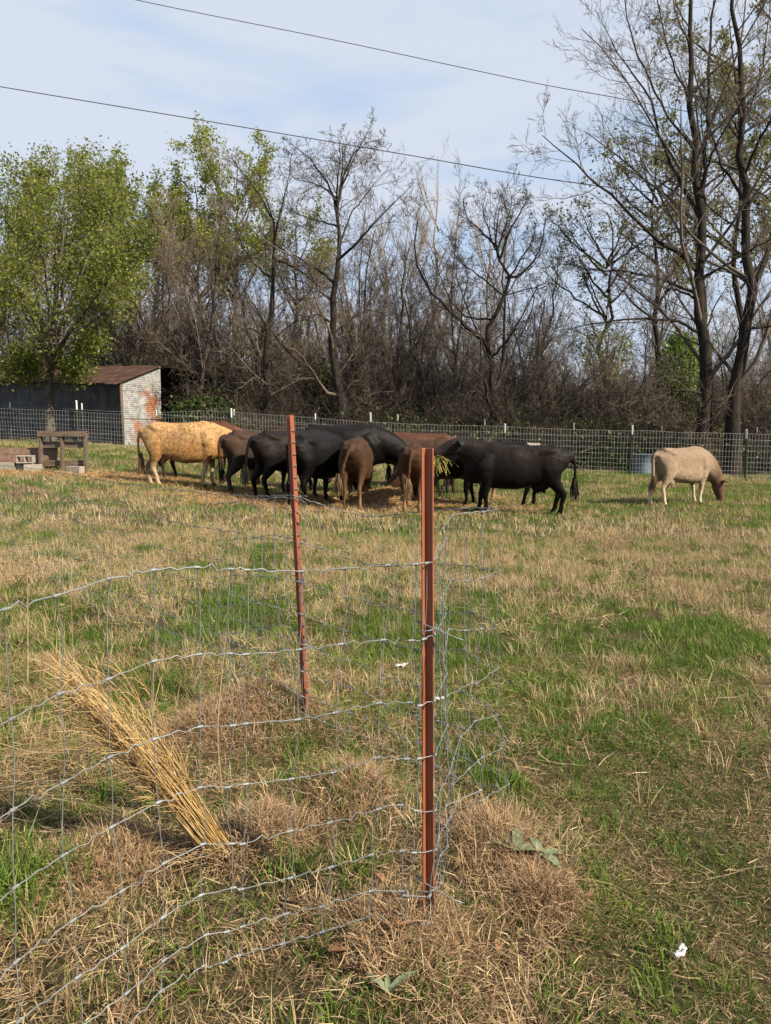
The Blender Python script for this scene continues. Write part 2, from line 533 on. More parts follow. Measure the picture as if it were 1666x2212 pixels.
def dryness(x, y):
    d = 0.41 * np.ones_like(x)
    d = d - 0.10 * smooth(2.8, 3.8, y) * (1 - smooth(5.0, 6.6, y))
    d = d + 0.06 * smooth(5.8, 7.5, y) * (1 - smooth(11, 14, y))
    d = d - 0.14 * smooth(13, 17, y)
    d = d + 0.22 * (1 - smooth(2.4, 3.4, y)) * (1 - smooth(0.45, 0.85, x))
    d = d - 0.04 * (1 - smooth(2.4, 3.6, y)) * smooth(0.6, 1.1, x)
    d = d - 0.22 * np.exp(-((x - 0.85 - .12 * (y - 2)) / 0.2) ** 2) * (1 - smooth(3, 4, y))
    n = fbm(x * 0.7, y * 0.55, 3, 3)
    n2 = fbm(x * 3.2, y * 2.6, 8, 3)
    return d + (n - 0.5) * 0.75 + (n2 - 0.5) * 1.25

def hay_zone(x, y):
    """trampled hay where the cattle feed"""
    a = np.exp(-(((x + .9) / 2.9) ** 2 + ((y - 15.3) / 1.5) ** 2))
    b = np.exp(-(((x + 5.8) / 2.3) ** 2 + ((y - 17.4) / .9) ** 2))
    c = np.exp(-(((x + 9.0) / 1.8) ** 2 + ((y - 16.9) / 0.7) ** 2))
    return np.maximum.reduce([a, b, c])

def on_ground(x, y, dz=0.0):
    return np.stack([x, y, ground_z(x, y) + dz], -1)

def build_grass():
    r = np.random.default_rng(21)
    B = M
    # ---- near zone
    x, y = field_points(330, 1.15, 4.7, 1.08, seed=1, extra=.3)
    d = dryness(x, y); g = r.uniform(0, 1, len(x)) > d
    right = smooth(0.55, 1.0, x) * (1 - smooth(2.9, 3.6, y))
    sh = r.uniform(0, 1, len(x)) < (0.25 + 0.7 * right)
    leftm = (1 - smooth(2.1, 3.0, y)) * (1 - smooth(0.5, 0.9, x))
    keep = r.uniform(0, 1, len(x)) < (1 - 0.35 * leftm)
    cv = fbm(x * 1.5, y * 1.5, 31)
    k = g & ~sh & keep
    blades('green_grass', x[k], y[k], 30, 0.055, 0.03, 0.10, 0.0036, B['green_blade'], 'green spring grass growing in the near pasture', 0.5, 0.5, cvar=cv[k])
    k = g & sh & keep
    blades('short_grass', x[k], y[k], 120, 0.10, 0.012, 0.045, 0.0034, B['green_blade'], 'short trampled green grass beside the fence', 0.8, 0.6, cvar=cv[k], segs=1)
    k = (~g) & (r.uniform(0, 1, len(x)) < (0.30 - .2 * right) + 0.6 * smooth(3.2, 4.4, y))
    blades('dry_grass', x[k], y[k], 20, 0.05, 0.05, 0.16, 0.0034, B['dry_blade'], 'dry tan grass standing in the near pasture', 0.5, 0.35)
    x, y = field_points(260, 1.15, 4.7, 1.08, seed=2, extra=.3)
    d = dryness(x, y)
    k = r.uniform(0, 1, len(x)) < np.clip(d * 1.0 + 0.10, 0.15, 1) * (.35 + .65 * smooth(.35, .55, fbm(x * 4.5, y * 4.5, 61, 2)))
    fine = x[k] > .62 + .1 * (y[k] - 2)
    xs_, ys_ = x[k], y[k]
    blades('matted_straw', xs_[~fine], ys_[~fine], 62, 0.11, 0.025, 0.105, 0.0023, B['thatch'], 'matted dead straw lying along the near fence', flat=True, curl=.7)
    blades('fine_litter', xs_[fine], ys_[fine], 130, 0.11, 0.015, 0.060, 0.0026, B['litter'], 'fine dead grass litter between the short green grass', flat=True, curl=.6, segs=1)
    x2, y2 = field_points(100, 1.15, 4.7, 1.08, seed=12, extra=.3)
    blades('ground_litter', x2, y2, 70, 0.12, 0.012, 0.05, 0.0026, B['litter'], 'fine brown litter covering the near soil', flat=True, curl=.6, segs=1, lift=.012)
    q = (x > .6) & (r.uniform(0, 1, len(x)) < .10)
    blades('loose_straws', x[q], y[q], 4, 0.08, 0.06, 0.20, 0.0034, B['dry_blade'], 'single dry straws lying on the short grass', flat=True, curl=.5)
    # ---- heaps of brown dead grass
    hp = []
    for mx, my, mr, mh in MOUNDS:
        hp.append(r.normal(0, mr * 0.42, (int(560 * mr), 2)) + (mx, my))
    hp = np.vstack(hp); hp = hp[hp[:, 1] > 1.5]
    blades('dead_grass_heaps', hp[:, 0], hp[:, 1], 34, 0.08, 0.04, 0.14, 0.0026, B['brown_thatch'], 'heaped brown dead grass along the wire fence', 0.95, 0.9)
    # ---- middle zone
    x, y = field_points(170, 4.7, 10.5, 1.06, seed=3, extra=.3)
    d = dryness(x, y); g = r.uniform(0, 1, len(x)) > d
    cv = fbm(x * 0.8, y * 0.6, 33)
    blades('green_grass_middle', x[g], y[g], 30, 0.07, 0.035, 0.11, 0.0058, B['green_blade'], 'green grass in the middle of the pasture', 0.55, 0.4, cvar=cv[g], segs=1)
    k = ~g
    blades('dry_grass_middle', x[k], y[k], 26, 0.07, 0.05, 0.17, 0.0046, B['dry_blade'], 'standing dry tan grass in the middle of the pasture', 0.5, 0.3, cvar=1 - cv[k], segs=1)
    x, y = field_points(38, 4.7, 10.5, 1.06, seed=4, extra=.3)
    d = dryness(x, y)
    k = r.uniform(0, 1, len(x)) < np.clip(d * 0.9, 0.1, 1)
    blades('matted_straw_middle', x[k], y[k], 26, 0.18, 0.06, 0.18, 0.005, B['thatch'], 'matted straw between the pasture tufts', flat=True, curl=.6)
    # ---- far zone
    x, y = field_points(42, 10.5, 30.5, 1.06, seed=5, extra=.5)
    d = dryness(x, y); hz = hay_zone(x, y)
    keep = r.uniform(0, 1, len(x)) > hz * 1.1
    x, y, d = x[keep], y[keep], d[keep]
    g = r.uniform(0, 1, len(x)) > d
    cv = fbm(x * 0.6, y * 0.4, 35)
    blades('green_grass_far', x[g], y[g], 17, 0.16, 0.05, 0.13, 0.0125, B['green_blade'], 'green grass of the far pasture', 0.5, 0.3, segs=1, cvar=cv[g])
    k = ~g
    blades('dry_grass_far', x[k], y[k], 20, 0.16, 0.07, 0.17, 0.0095, B['dry_blade'], 'dry tan grass of the far pasture', 0.45, 0.25, segs=1, cvar=1 - cv[k])
    x, y = field_points(40, 12, 20.5, 1.06, seed=6)
    k = r.uniform(0, 1, len(x)) < hay_zone(x, y) * 1.15
    blades('strewn_hay', x[k], y[k], 40, 0.22, 0.08, 0.26, 0.011, B['hay'], 'orange hay strewn round the feeding cattle', flat=True, curl=.7, segs=1)
build_grass()

# ------------------------------------------------------------------ trees
def catmull(pts, n):
    pts = np.asarray(pts, float)
    seg = np.r_[0, np.cumsum(np.linalg.norm(np.diff(pts, axis=0), axis=1))]
    t = np.linspace(0, seg[-1], n)
    ext = np.vstack([2 * pts[0] - pts[1], pts, 2 * pts[-1] - pts[-2]])
    out = []
    for q in t:
        i = min(np.searchsorted(seg, q, side='right') - 1, len(pts) - 2)
        f = (q - seg[i]) / max(seg[i + 1] - seg[i], 1e-9)
        p0, p1, p2, p3 = ext[i], ext[i + 1], ext[i + 2], ext[i + 3]
        out.append(0.5 * ((2 * p1) + (-p0 + p2) * f + (2 * p0 - 5 * p1 + 4 * p2 - p3) * f * f + (-p0 + 3 * p1 - 3 * p2 + p3) * f ** 3))
    return np.array(out)

def spawn(r, Pp, Rp, k, n, t0, ang, ratio, wander, trop, rratio, rtip, maxlen=9e9, minr=0.004, t1=1.0):
    """children of every parent branch; Pp (B,m,3) -> (B*k,n,3)"""
    B, m, _ = Pp.shape
    plen = np.linalg.norm(np.diff(Pp, axis=1), axis=2).sum(1)
    t = t0 + (t1 - t0) * (np.arange(k)[None, :] + r.uniform(0, 1, (B, k))) / k
    f = t * (m - 1); i = np.clip(f.astype(int), 0, m - 2); w = (f - i)[..., None]
    bi = np.arange(B)[:, None]
    p = Pp[bi, i] * (1 - w) + Pp[bi, i + 1] * w
    rad = Rp[bi, i] * (1 - w[..., 0]) + Rp[bi, i + 1] * w[..., 0]
    T = Pp[bi, i + 1] - Pp[bi, i]; T /= np.linalg.norm(T, axis=2, keepdims=True) + 1e-9
    v = r.normal(0, 1, (B, k, 3))
    v -= (v * T).sum(2, keepdims=True) * T
    v /= np.linalg.norm(v, axis=2, keepdims=True) + 1e-9
    a = r.normal(ang, 0.18, (B, k, 1))
    d = T * np.cos(a) + v * np.sin(a)
    L = np.minimum(plen[:, None] * ratio * (1.15 - 0.65 * t) * r.uniform(0.55, 1.25, (B, k)), maxlen)
    r0 = np.maximum(np.minimum(rad * rratio, rad * 0.9), minr)
    N = B * k
    p = p.reshape(N, 3); d = d.reshape(N, 3); L = L.reshape(N); r0 = r0.reshape(N)
    out = np.empty((N, n, 3)); cur = p.copy()
    for s in range(n):
        out[:, s] = cur
        d = d + r.normal(0, wander, (N, 3)) + np.array((0, 0, trop))
        d /= np.linalg.norm(d, axis=1, keepdims=True)
        cur = cur + d * (L / (n - 1))[:, None]
    R = r0[:, None] * np.linspace(1, rtip, n)[None, :]
    return out, np.maximum(R, 0.0028)

def leaf_mesh(r, pts, size, name, mat, spread=0.08):
    n = len(pts)
    c = pts + r.normal(0, spread, (n, 3))
    a = r.normal(0, 1, (n, 3)); a /= np.linalg.norm(a, axis=1, keepdims=True)
    b = np.cross(a, r.normal(0, 1, (n, 3))); b /= np.linalg.norm(b, axis=1, keepdims=True) + 1e-9
    s = (size * r.uniform(0.55, 1.3, n))[:, None]
    V = np.stack([c - a * s, c + b * s * 0.55, c + a * s, c - b * s * 0.55], 1).reshape(-1, 3)
    F = np.arange(4 * n).reshape(n, 4)
    me = np_mesh(name, V, [F], False)
    at = me.attributes.new('bc', 'FLOAT', 'POINT')
    at.data.foreach_set('value', np.repeat(r.uniform(0, 1, n), 4).astype(np.float32))
    me.materials.append(mat)
    return me

def spikes(Pt, R):
    """three sided branches that end in a point"""
    B, n, _ = Pt.shape
    V, F = tubes(Pt, R, 3)
    V = V.reshape(B, n, 3, 3)
    body = V[:, :-1].reshape(B, -1, 3); tip = Pt[:, -1:]
    W = np.concatenate([body, tip], 1); m = (n - 1) * 3 + 1
    base = (np.arange(B) * m)[:, None]
    f3 = np.stack([base + np.array([(n - 2) * 3 + j, m - 1, (n - 2) * 3 + (j + 1) % 3]) for j in range(3)], 1).reshape(-1, 3)
    f4 = np.zeros((0, 4), int)
    if n > 2:
        f4 = np.stack([base + np.array([i * 3 + j, i * 3 + 3 + j, i * 3 + 3 + (j + 1) % 3, i * 3 + (j + 1) % 3]) for i in range(n - 2) for j in range(3)], 1).reshape(-1, 4)
    return W.reshape(-1, 3), f4, f3

STYLE = {   # wander, upward pull, k3, k4, length ratios
    'big': (.14, .09, 4, 5, .57, .62), 'gnarl': (.30, .03, 4, 5, .57, .62), 'wood': (.18, .07, 5, 5, .60, .62), 'pale': (.10, .16, 4, 3, .5, .6), 'leafy': (.18, .03, 3, 3, .60, .6)}

def tree_meshes(name, limbs, levels, bark, twig, seed, style='wood', leaves=None, origin=(0, 0, 0), jit=0.03, n0=16, rscale=1.0):
    """limbs: list of (points, r0, r1) in world coordinates; returns meshes (trunk, crown, leaves) about origin"""
    r = np.random.default_rng(seed)
    org = np.asarray(origin, float)
    Pl, Rl = [], []
    for li, (pts, ra, rb) in enumerate(limbs):
        c = catmull(pts, n0) - org
        L = np.linalg.norm(np.diff(c, axis=0), axis=1).sum()
        c[1:] += r.normal(0, jit * L / n0 * 2.2, c[1:].shape)
        q = 1.0 if li == 0 else rscale
        Pl.append(c); Rl.append(ra * q + (rb - ra) * q * np.linspace(0, 1, n0) ** 0.85)
    Pc, Rc = np.array(Pl), np.array(Rl)
    Rc[0] = Rc[0] * (1 + 0.55 * np.exp(-np.linspace(0, 1, n0) * 14))
    mb = MB(); mb.add(*tubes(Pc[:1], Rc[:1], 10))
    if len(Pc) > 1: mb.add(*tubes(Pc[1:], Rc[1:], 6))
    crown = MB()
    for li, lv in enumerate(levels):
        Pn, Rn = spawn(r, Pc, Rc, lv['k'], lv['n'], lv.get('t0', 0.3), lv.get('ang', 0.8), lv.get('ratio', 0.5), lv.get('w', 0.15),
                       lv.get('trop', 0.05), lv.get('rr', 0.45), lv.get('tip', 0.25), lv.get('maxlen', 9e9), lv.get('minr', 0.007))
        if li == 0: crown.add(*tubes(Pn, Rn, 4))
        else: crown.add(*spikes(Pn, Rn))
        Pc, Rc = Pn, Rn
    w, up, k3, k4, q3, q4 = STYLE[style]
    P3, R3 = spawn(r, Pc, Rc, k3, 3, .12, .65, q3, w, up, .6, .5, minr=.0062, maxlen=1.1); crown.add(*spikes(P3, R3))
    P4, R4 = spawn(r, P3, R3, k4, 2, .15, .6, q4, w, up, .75, .5, minr=.0048, maxlen=.6); crown.add(*spikes(P4, R4))
    lm = None
    if leaves:
        cnt, size, mat, spread = leaves[:4]
        q = np.vstack([P4.reshape(-1, 3), P3.reshape(-1, 3)])
        if len(leaves) > 4: q = q[r.uniform(0, 1, len(q)) < leaves[4](q + org)]
        q = q[r.integers(0, len(q), cnt)]
        lm = leaf_mesh(r, q, size, 'leaves', mat, spread)
    tm = mb.mesh('trunk'); tm.materials.append(bark)
    cm = crown.mesh('crown'); cm.materials.append(twig)
    return tm, cm, lm

def plant_tree(name, meshes, loc, label, cat='tree', group=None, rz=0.0, scale=1.0):
    root = empty(name, loc, rz)
    root.scale = (scale,) * 3 if np.isscalar(scale) else scale
    tag(root, label, cat, group)
    link('trunk', meshes[0], None, root)
    c = link('crown', meshes[1], None, root)
    if meshes[2] is not None: link('leaves', meshes[2], None, c)
    return root

def px_limb(pts, ra, rb, Y):
    """limb drawn at (u, v[, dy]) at distance Y"""
    return ([P(p[0], p[1], Y + (p[2] if len(p) > 2 else 0)) for p in pts], ra, rb)

LV_BIG = [dict(k=13, n=8, t0=0.15, ang=0.72, ratio=0.40, w=0.12, trop=0.07, rr=0.42),
          dict(k=8, n=5, t0=0.15, ang=0.7, ratio=0.46, w=0.15, trop=0.05, rr=0.45)]
LV_GNARL = [dict(k=10, n=8, t0=0.15, ang=0.85, ratio=0.44, w=0.24, trop=0.03, rr=0.42),
            dict(k=8, n=5, t0=0.15, ang=0.8, ratio=0.48, w=0.26, trop=0.02, rr=0.45)]

def build_trees():
    # tall bare tree with a straight trunk on the right
    Y = 27.0
    b = G(1520, 925, Y)
    limbs = [([b - (0, 0, .3)] + [P(u, v, Y) for u, v in ((1520, 850), (1518, 700), (1516, 560), (1512, 440), (1500, 300), (1492, 180), (1490, 60), (1486, -90))], 0.27, 0.05),
             px_limb([(1514, 590), (1480, 560, -.3), (1400, 500, -1.0), (1320, 420, -1.6), (1230, 345, -2.0), (1170, 290, -2.2)], 0.17, 0.02, Y),
             px_limb([(1512, 470), (1470, 395, .4), (1435, 320, .8), (1395, 200, 1.2), (1340, 120, 1.6), (1290, 30, 2.0)], 0.14, 0.015, Y),
             px_limb([(1514, 640), (1450, 610, .8), (1380, 590, 1.6), (1290, 582, 2.2), (1200, 570, 2.6)], 0.12, 0.02, Y),
             px_limb([(1516, 720), (1460, 695, -.6), (1370, 690, -1.2), (1280, 700, -1.8), (1200, 715, -2.4)], 0.11, 0.02, Y),
             px_limb([(1516, 650), (1470, 630, -1.0), (1420, 618, -2.0), (1370, 600, -3.0)], 0.09, 0.02, Y),
             px_limb([(1514, 530), (1522, 420, .3), (1528, 280, .6), (1530, 150, .9), (1545, 0, 1.2), (1550, -90, 1.3)], 0.17, 0.04, Y),
             px_limb([(1505, 330), (1450, 260, -.4), (1400, 170, -.8), (1360, 60, -1.2), (1340, -60, -1.5)], 0.09, 0.02, Y),
             px_limb([(1518, 850), (1450, 840, -1), (1390, 850, -1.6), (1320, 890, -2.2)], 0.08, 0.02, Y),
             px_limb([(1516, 600), (1570, 570, -1.5), (1640, 530, -3), (1690, 500, -4)], 0.08, 0.02, Y),
             px_limb([(1496, 230), (1450, 130, .6), (1430, 40, 1.0), (1410, -70, 1.4)], 0.07, 0.02, Y),
             px_limb([(1512, 420), (1540, 330, -.8), (1590, 240, -1.8), (1640, 170, -2.6)], 0.08, 0.02, Y)]
    m = tree_meshes('a', limbs, LV_BIG, M['bark_dark'], M['twig_mid'], 101, 'big', None, b, rscale=.6)
    plant_tree('bare_tree', m, b, 'tall bare tree with straight dark trunk above the pale grazing cow', 'tree')
    # second big tree at the right edge
    Y = 26.5
    b = G(1586, 925, Y)
    limbs = [([b - (0, 0, .3)] + [P(u, v, Y) for u, v in ((1588, 880), (1592, 790), (1612, 700), (1622, 640), (1612, 560), (1606, 470), (1604, 370), (1606, 250), (1598, 120), (1590, -60))], 0.265, 0.05),
             px_limb([(1620, 650), (1648, 580, .4), (1672, 500, .8), (1700, 420, 1.2), (1720, 300, 1.6), (1730, 100, 1.8)], 0.20, 0.05, Y),
             px_limb([(1606, 430), (1560, 350, .6), (1530, 260, 1.0), (1500, 150, 1.3), (1470, 20, 1.6)], 0.10, 0.02, Y),
             px_limb([(1605, 380), (1650, 290, -.8), (1690, 200, -1.6), (1710, 60, -2)], 0.10, 0.02, Y),
             px_limb([(1615, 710), (1660, 705, -.5), (1720, 690, -1)], 0.10, 0.03, Y),
             px_limb([(1604, 500), (1560, 470, 1.5), (1500, 420, 2.6), (1440, 390, 3.4)], 0.08, 0.02, Y),
             px_limb([(1602, 280), (1640, 180, .8), (1655, 80, 1.1), (1670, -40, 1.4)], 0.08, 0.02, Y),
             px_limb([(1600, 800), (1560, 880, -.5), (1500, 925, -1.0), (1440, 900, -1.6)], 0.05, 0.015, Y)]
    m = tree_meshes('b', limbs, LV_BIG, M['bark_dark'], M['twig_mid'], 102, 'big', None, b, rscale=.6)
    plant_tree('bare_tree', m, b, 'large dark tree leaning right with forked trunk, at the right edge', 'tree')
    # twisted dark tree in the centre right
    Y = 28.0
    b = G(1068, 905, Y)
    limbs = [([b - (0, 0, .3)] + [P(u, v, Y) for u, v in ((1066, 860), (1060, 790), (1052, 748), (1062, 690), (1092, 640), (1098, 600), (1078, 560), (1072, 520), (1080, 440))], 0.20, 0.012),
             px_limb([(1052, 748), (1010, 705, -.3), (960, 660, -.6), (918, 610, -.9), (895, 545, -1.1), (905, 480, -1.2)], 0.15, 0.03, Y),
             px_limb([(1095, 600), (1130, 590, .3), (1165, 540, .6), (1180, 470, .8)], 0.10, 0.03, Y),
             px_limb([(1075, 535), (1040, 500, .4), (1010, 470, .7), (1000, 430, .9)], 0.08, 0.02, Y),
             px_limb([(1080, 560), (1100, 500, -.5), (1130, 450, -.9), (1140, 410, -1.1)], 0.08, 0.02, Y),
             px_limb([(1060, 690), (1000, 680, .5), (960, 620, 1.1), (940, 560, 1.5)], 0.07, 0.02, Y),
             px_limb([(1056, 780), (1100, 730, -.5), (1140, 660, -1.0), (1165, 610, -1.4)], 0.09, 0.02, Y),
             px_limb([(1090, 640), (1040, 600, -.6), (1000, 570, -1.0), (975, 540, -1.3)], 0.07, 0.02, Y),
             px_limb([(1066, 890), (1040, 850, -1), (1010, 850, -1.6), (985, 905, -2.0)], 0.09, 0.02, Y),
             px_limb([(1078, 560), (1060, 510, .8), (1045, 460, 1.2), (1050, 415, 1.4)], 0.07, 0.012, Y), px_limb([(1096, 610), (1125, 560, -.8), (1150, 520, -1.4), (1160, 470, -1.7)], 0.07, 0.012, Y),
             px_limb([(1074, 540), (1095, 480, .2), (1105, 430, .3), (1098, 400, .4)], 0.07, 0.012, Y), px_limb([(1040, 735), (1000, 640, 1.0), (985, 570, 1.4), (1000, 510, 1.6)], 0.06, 0.012, Y)]
    m = tree_meshes('c', limbs, LV_GNARL, M['bark_dark'], M['twig_dark'], 103, 'gnarl', None, b, rscale=.6)
    plant_tree('twisted_tree', m, b, 'twisted black bare tree with dense crown behind the black cow', 'tree')
    # bare tree in the centre
    Y = 28.5
    b = G(735, 905, Y)
    limbs = [([b - (0, 0, .3)] + [P(u, v, Y) for u, v in ((733, 850), (722, 780), (718, 700), (722, 620), (728, 560), (730, 500), (728, 450), (733, 400), (740, 350), (738, 310))], 0.25, 0.012),
             px_limb([(728, 470), (735, 420, .2), (752, 370, .4), (775, 320, .6), (800, 275, .8)], 0.09, 0.015, Y),
             px_limb([(728, 460), (715, 410, -.3), (690, 370, -.6), (660, 335, -.9), (620, 305, -1.1)], 0.09, 0.015, Y),
             px_limb([(732, 560), (770, 525, -.3), (810, 480, -.7), (850, 440, -1.0), (890, 400, -1.2)], 0.10, 0.015, Y),
             px_limb([(722, 610), (690, 585, .3), (650, 560, .7), (610, 540, 1.0), (580, 505, 1.2)], 0.11, 0.02, Y),
             px_limb([(729, 490), (700, 480, .6), (660, 470, 1.2), (620, 450, 1.8)], 0.07, 0.015, Y),
             px_limb([(729, 450), (728, 400, -.6), (735, 340, -1), (730, 290, -1.3)], 0.08, 0.015, Y),
             px_limb([(718, 700), (690, 680, -.5), (660, 685, -1), (630, 665, -1.5)], 0.08, 0.02, Y),
             px_limb([(722, 720), (760, 690, .5), (800, 670, 1), (850, 690, 1.6)], 0.07, 0.02, Y),
             px_limb([(735, 870), (770, 800, .6), (800, 770, 1.0), (810, 740, 1.2)], 0.10, 0.02, Y),
             px_limb([(731, 540), (760, 460, 1.2), (800, 410, 1.8), (840, 360, 2.2)], 0.08, 0.012, Y), px_limb([(728, 430), (690, 400, 1.2), (650, 390, 1.9), (610, 370, 2.4)], 0.07, 0.012, Y), px_limb([(736, 400), (760, 340, -1.0), (790, 310, -1.6), (830, 300, -2.0)], 0.06, 0.012, Y)]
    m = tree_meshes('d', limbs, LV_GNARL, M['bark_dark'], M['twig_mid'], 104, 'gnarl', None, b, rscale=.6)
    plant_tree('bare_tree', m, b, 'bare tree with grey trunk and upright crown in the centre, behind the tallest black cow', 'tree')
    # bare tree left of it
    Y = 29.0
    b = G(590, 880, Y)
    limbs = [([b - (0, 0, .3)] + [P(u, v, Y) for u, v in ((580, 850), (572, 800), (580, 740), (592, 660), (590, 600), (594, 530), (585, 460), (560, 400))], 0.20, 0.012),
             px_limb([(592, 560), (620, 570, -.4), (655, 590, -.8), (690, 620, -1.1)], 0.09, 0.03, Y),
             px_limb([(588, 600), (550, 570, .3), (520, 520, .6), (500, 460, .9)], 0.08, 0.02, Y),
             px_limb([(580, 730), (540, 710, -.4), (500, 715, -.8), (460, 700, -1.2)], 0.08, 0.02, Y),
             px_limb([(584, 740), (630, 700, .5), (660, 690, 1.0)], 0.07, 0.02, Y),
             px_limb([(592, 520), (610, 440, .4), (625, 380, .7), (630, 330, .9)], 0.08, 0.015, Y),
             px_limb([(586, 470), (560, 420, -.5), (530, 380, -.9), (505, 350, -1.2)], 0.07, 0.015, Y)]
    m = tree_meshes('e', limbs, LV_GNARL, M['bark_dark'], M['twig_mid'], 105, 'gnarl', None, b, rscale=.6)
    plant_tree('bare_tree', m, b, 'crooked bare tree between the metal barn and the centre tree', 'tree')
    # leafy green tree in front of the barn
    Y = 26.3
    b = G(105, 930, Y)
    limbs = [([b - (0, 0, .3)] + [P(u, v, Y) for u, v in ((106, 880), (108, 830), (110, 780), (116, 720), (120, 650), (130, 570), (140, 495), (150, 435))], 0.19, 0.02)]
    for tip, mid, dy, rr in [((10, 430), (60, 620), .6, .08), ((-40, 520), (40, 680), -.8, .08), ((215, 420), (170, 620), .8, .09), ((285, 470), (200, 640), -.6, .08), ((60, 370), (95, 560), -.9, .08),
                             ((200, 350), (150, 540), 1.4, .08), ((300, 590), (220, 680), .9, .07), ((-60, 640), (40, 730), .5, .06), ((110, 390), (120, 560), 1.8, .07), ((250, 560), (180, 680), -1.8, .07), ((20, 560), (70, 690), -1.9, .07), ((-110, 420), (20, 620), .3, .08), ((-20, 385), (60, 560), .9, .08), ((250, 400), (180, 580), .2, .08), ((310, 520), (220, 640), -.3, .07)]:
        tip = (tip[0], tip[1] + 38 * (760 - tip[1]) / 380)
        limbs.append(px_limb([(110, 800 - rng.uniform(0, 60)), ((110 + mid[0]) / 2, (770 + mid[1]) / 2, dy * .3), (mid[0], mid[1], dy * .8), ((mid[0] + tip[0]) / 2, (mid[1] + tip[1]) / 2, dy * 1.3), (tip[0], tip[1], dy * 1.7)], rr, 0.015, Y))
    for tip in [(40, 760), (180, 800), (20, 800), (190, 740)]:
        limbs.append(px_limb([(109, 850), ((109 + tip[0]) / 2, (830 + tip[1]) / 2, -.3), (tip[0], tip[1], -.8)], 0.03, 0.008, Y))
    lv = [dict(k=9, n=7, t0=0.3, ang=0.6, ratio=0.36, w=0.15, trop=0.03, rr=0.45), dict(k=7, n=5, t0=0.2, ang=0.65, ratio=0.5, w=0.18, trop=0.0, rr=0.5)]
    m = tree_meshes('f', limbs, lv, M['bark'], M['twig'], 106, 'leafy', (34000, 0.060, M['leaf_spring'], 0.20, lambda q: smooth(2.4, 4.8, q[:, 2]) * .95 + 0.06), b, rscale=.8)
    plant_tree('leafy_tree', m, b, 'bright green spring tree with many stems in front of the barn', 'tree')
    # tall leafing trees behind, left half
    for i, (u, top, Y, cnt, mat, wid) in enumerate([(205, 360, 36, 9000, 'x', 55), (335, 400, 38, 9000, 'x', 85), (430, 385, 37, 9000, 'x', 80), (508, 355, 37, 9500, 'x', 60), (640, 470, 39, 6000, 'x', 75), (282, 425, 33, 8500, 'x', 75), (15, 400, 35, 8500, 'x', 90)]):
        b = G(u, 900, Y)
        limbs = [([b - (0, 0, .3)] + [P(u + rng.normal(0, 6), v, Y) for v in np.linspace(820, top + 5, 7)], 0.2, 0.02)]
        for q in range(11):
            v0 = rng.uniform(top + 90, 700); du = rng.choice((-1, 1)) * rng.uniform(0.5, 1.3) * wid
            limbs.append(px_limb([(u, v0), (u + du * .5, v0 - 50, rng.normal(0, .6)), (u + du, v0 - 130, rng.normal(0, 1.2))], 0.07, 0.012, Y))
        lv = [dict(k=8, n=6, t0=0.2, ang=0.55, ratio=0.5, w=0.14, trop=0.1, rr=0.42, maxlen=2.0), dict(k=6, n=4, t0=0.2, ang=0.6, ratio=0.5, w=0.2, trop=0.05, rr=0.5)]
        m = tree_meshes('g%d' % i, limbs, lv, M['bark'], M['twig'], 120 + i, 'leafy', (int(cnt * 1.15), .072, M['leaf_spring'], .12), b, rscale=.8)
        lab = ['tall narrow green tree rising behind the bright green tree', 'sparse green tree rising between the two tallest green tops on the left', 'green tree left of the tallest green top, behind the bare thicket',
               'tallest green tree top, reaching the lower power line', 'pale green tree showing through the bare centre branches', 'green tree above the right end of the barn roof', 'green tree at the far left edge behind the barn'][i]
        plant_tree('leafy_tree', m, b, lab, 'tree')
    # pale slender trees behind the centre
    for i, (u, top, Y) in enumerate([(948, 335, 38), (1062, 405, 41), (880, 430, 40), (838, 460, 40)]):
        b = G(u - 14, 900, Y)
        limbs = [([b - (0, 0, .3)] + [P(u - 14 + 14 * k / 6 + rng.normal(0, 2), v, Y) for k, v in enumerate(np.linspace(820, top + 5, 7))], 0.15, 0.012)]
        for q in range(6):
            v0 = rng.uniform(top + 120, 650); du = rng.choice((-1, 1)) * rng.uniform(20, 55)
            limbs.append(px_limb([(u, v0), (u + du * .6, v0 - 60, rng.normal(0, .5)), (u + du, v0 - 130, rng.normal(0, 1.0))], 0.05, 0.01, Y))
        lv = [dict(k=10, n=6, t0=0.25, ang=0.45, ratio=0.35, w=0.1, trop=0.12, rr=0.4, maxlen=1.5), dict(k=4, n=4, t0=0.2, ang=0.5, ratio=0.5, w=0.15, trop=0.08, rr=0.5)]
        m = tree_meshes('h%d' % i, limbs, lv, M['bark_pale'], M['twig_pale'], 140 + i, 'pale', None, b, rscale=.7)
        lab = ['pale slender tree with upright twigs between centre tree and twisted tree', 'pale thin treetop rising above the twisted black tree', 'pale thin tree just right of the centre tree crown', 'pale thin tree half hidden by the centre tree crown'][i]
        plant_tree('pale_tree', m, b, lab, 'tree')
    # lightly leafed trees behind the big right ones
    for i, (u, top, Y, cnt) in enumerate([(1420, 300, 34, 3500), (1600, 40, 33, 6500), (1690, -60, 36, 6500), (1310, 460, 37, 2200), (1520, 150, 36, 5500)]):
        b = G(u, 900, Y)
        limbs = [([b - (0, 0, .3)] + [P(u + rng.normal(0, 10), v, Y) for v in np.linspace(800, top, 7)], 0.2, 0.02)]
        for q in range(12):
            v0 = rng.uniform(top + 100, 700); du = rng.choice((-1, 1)) * rng.uniform(40, 170)
            limbs.append(px_limb([(u, v0), (u + du * .5, v0 - 50, rng.normal(0, .8)), (u + du, v0 - 120, rng.normal(0, 1.6))], 0.08, 0.012, Y))
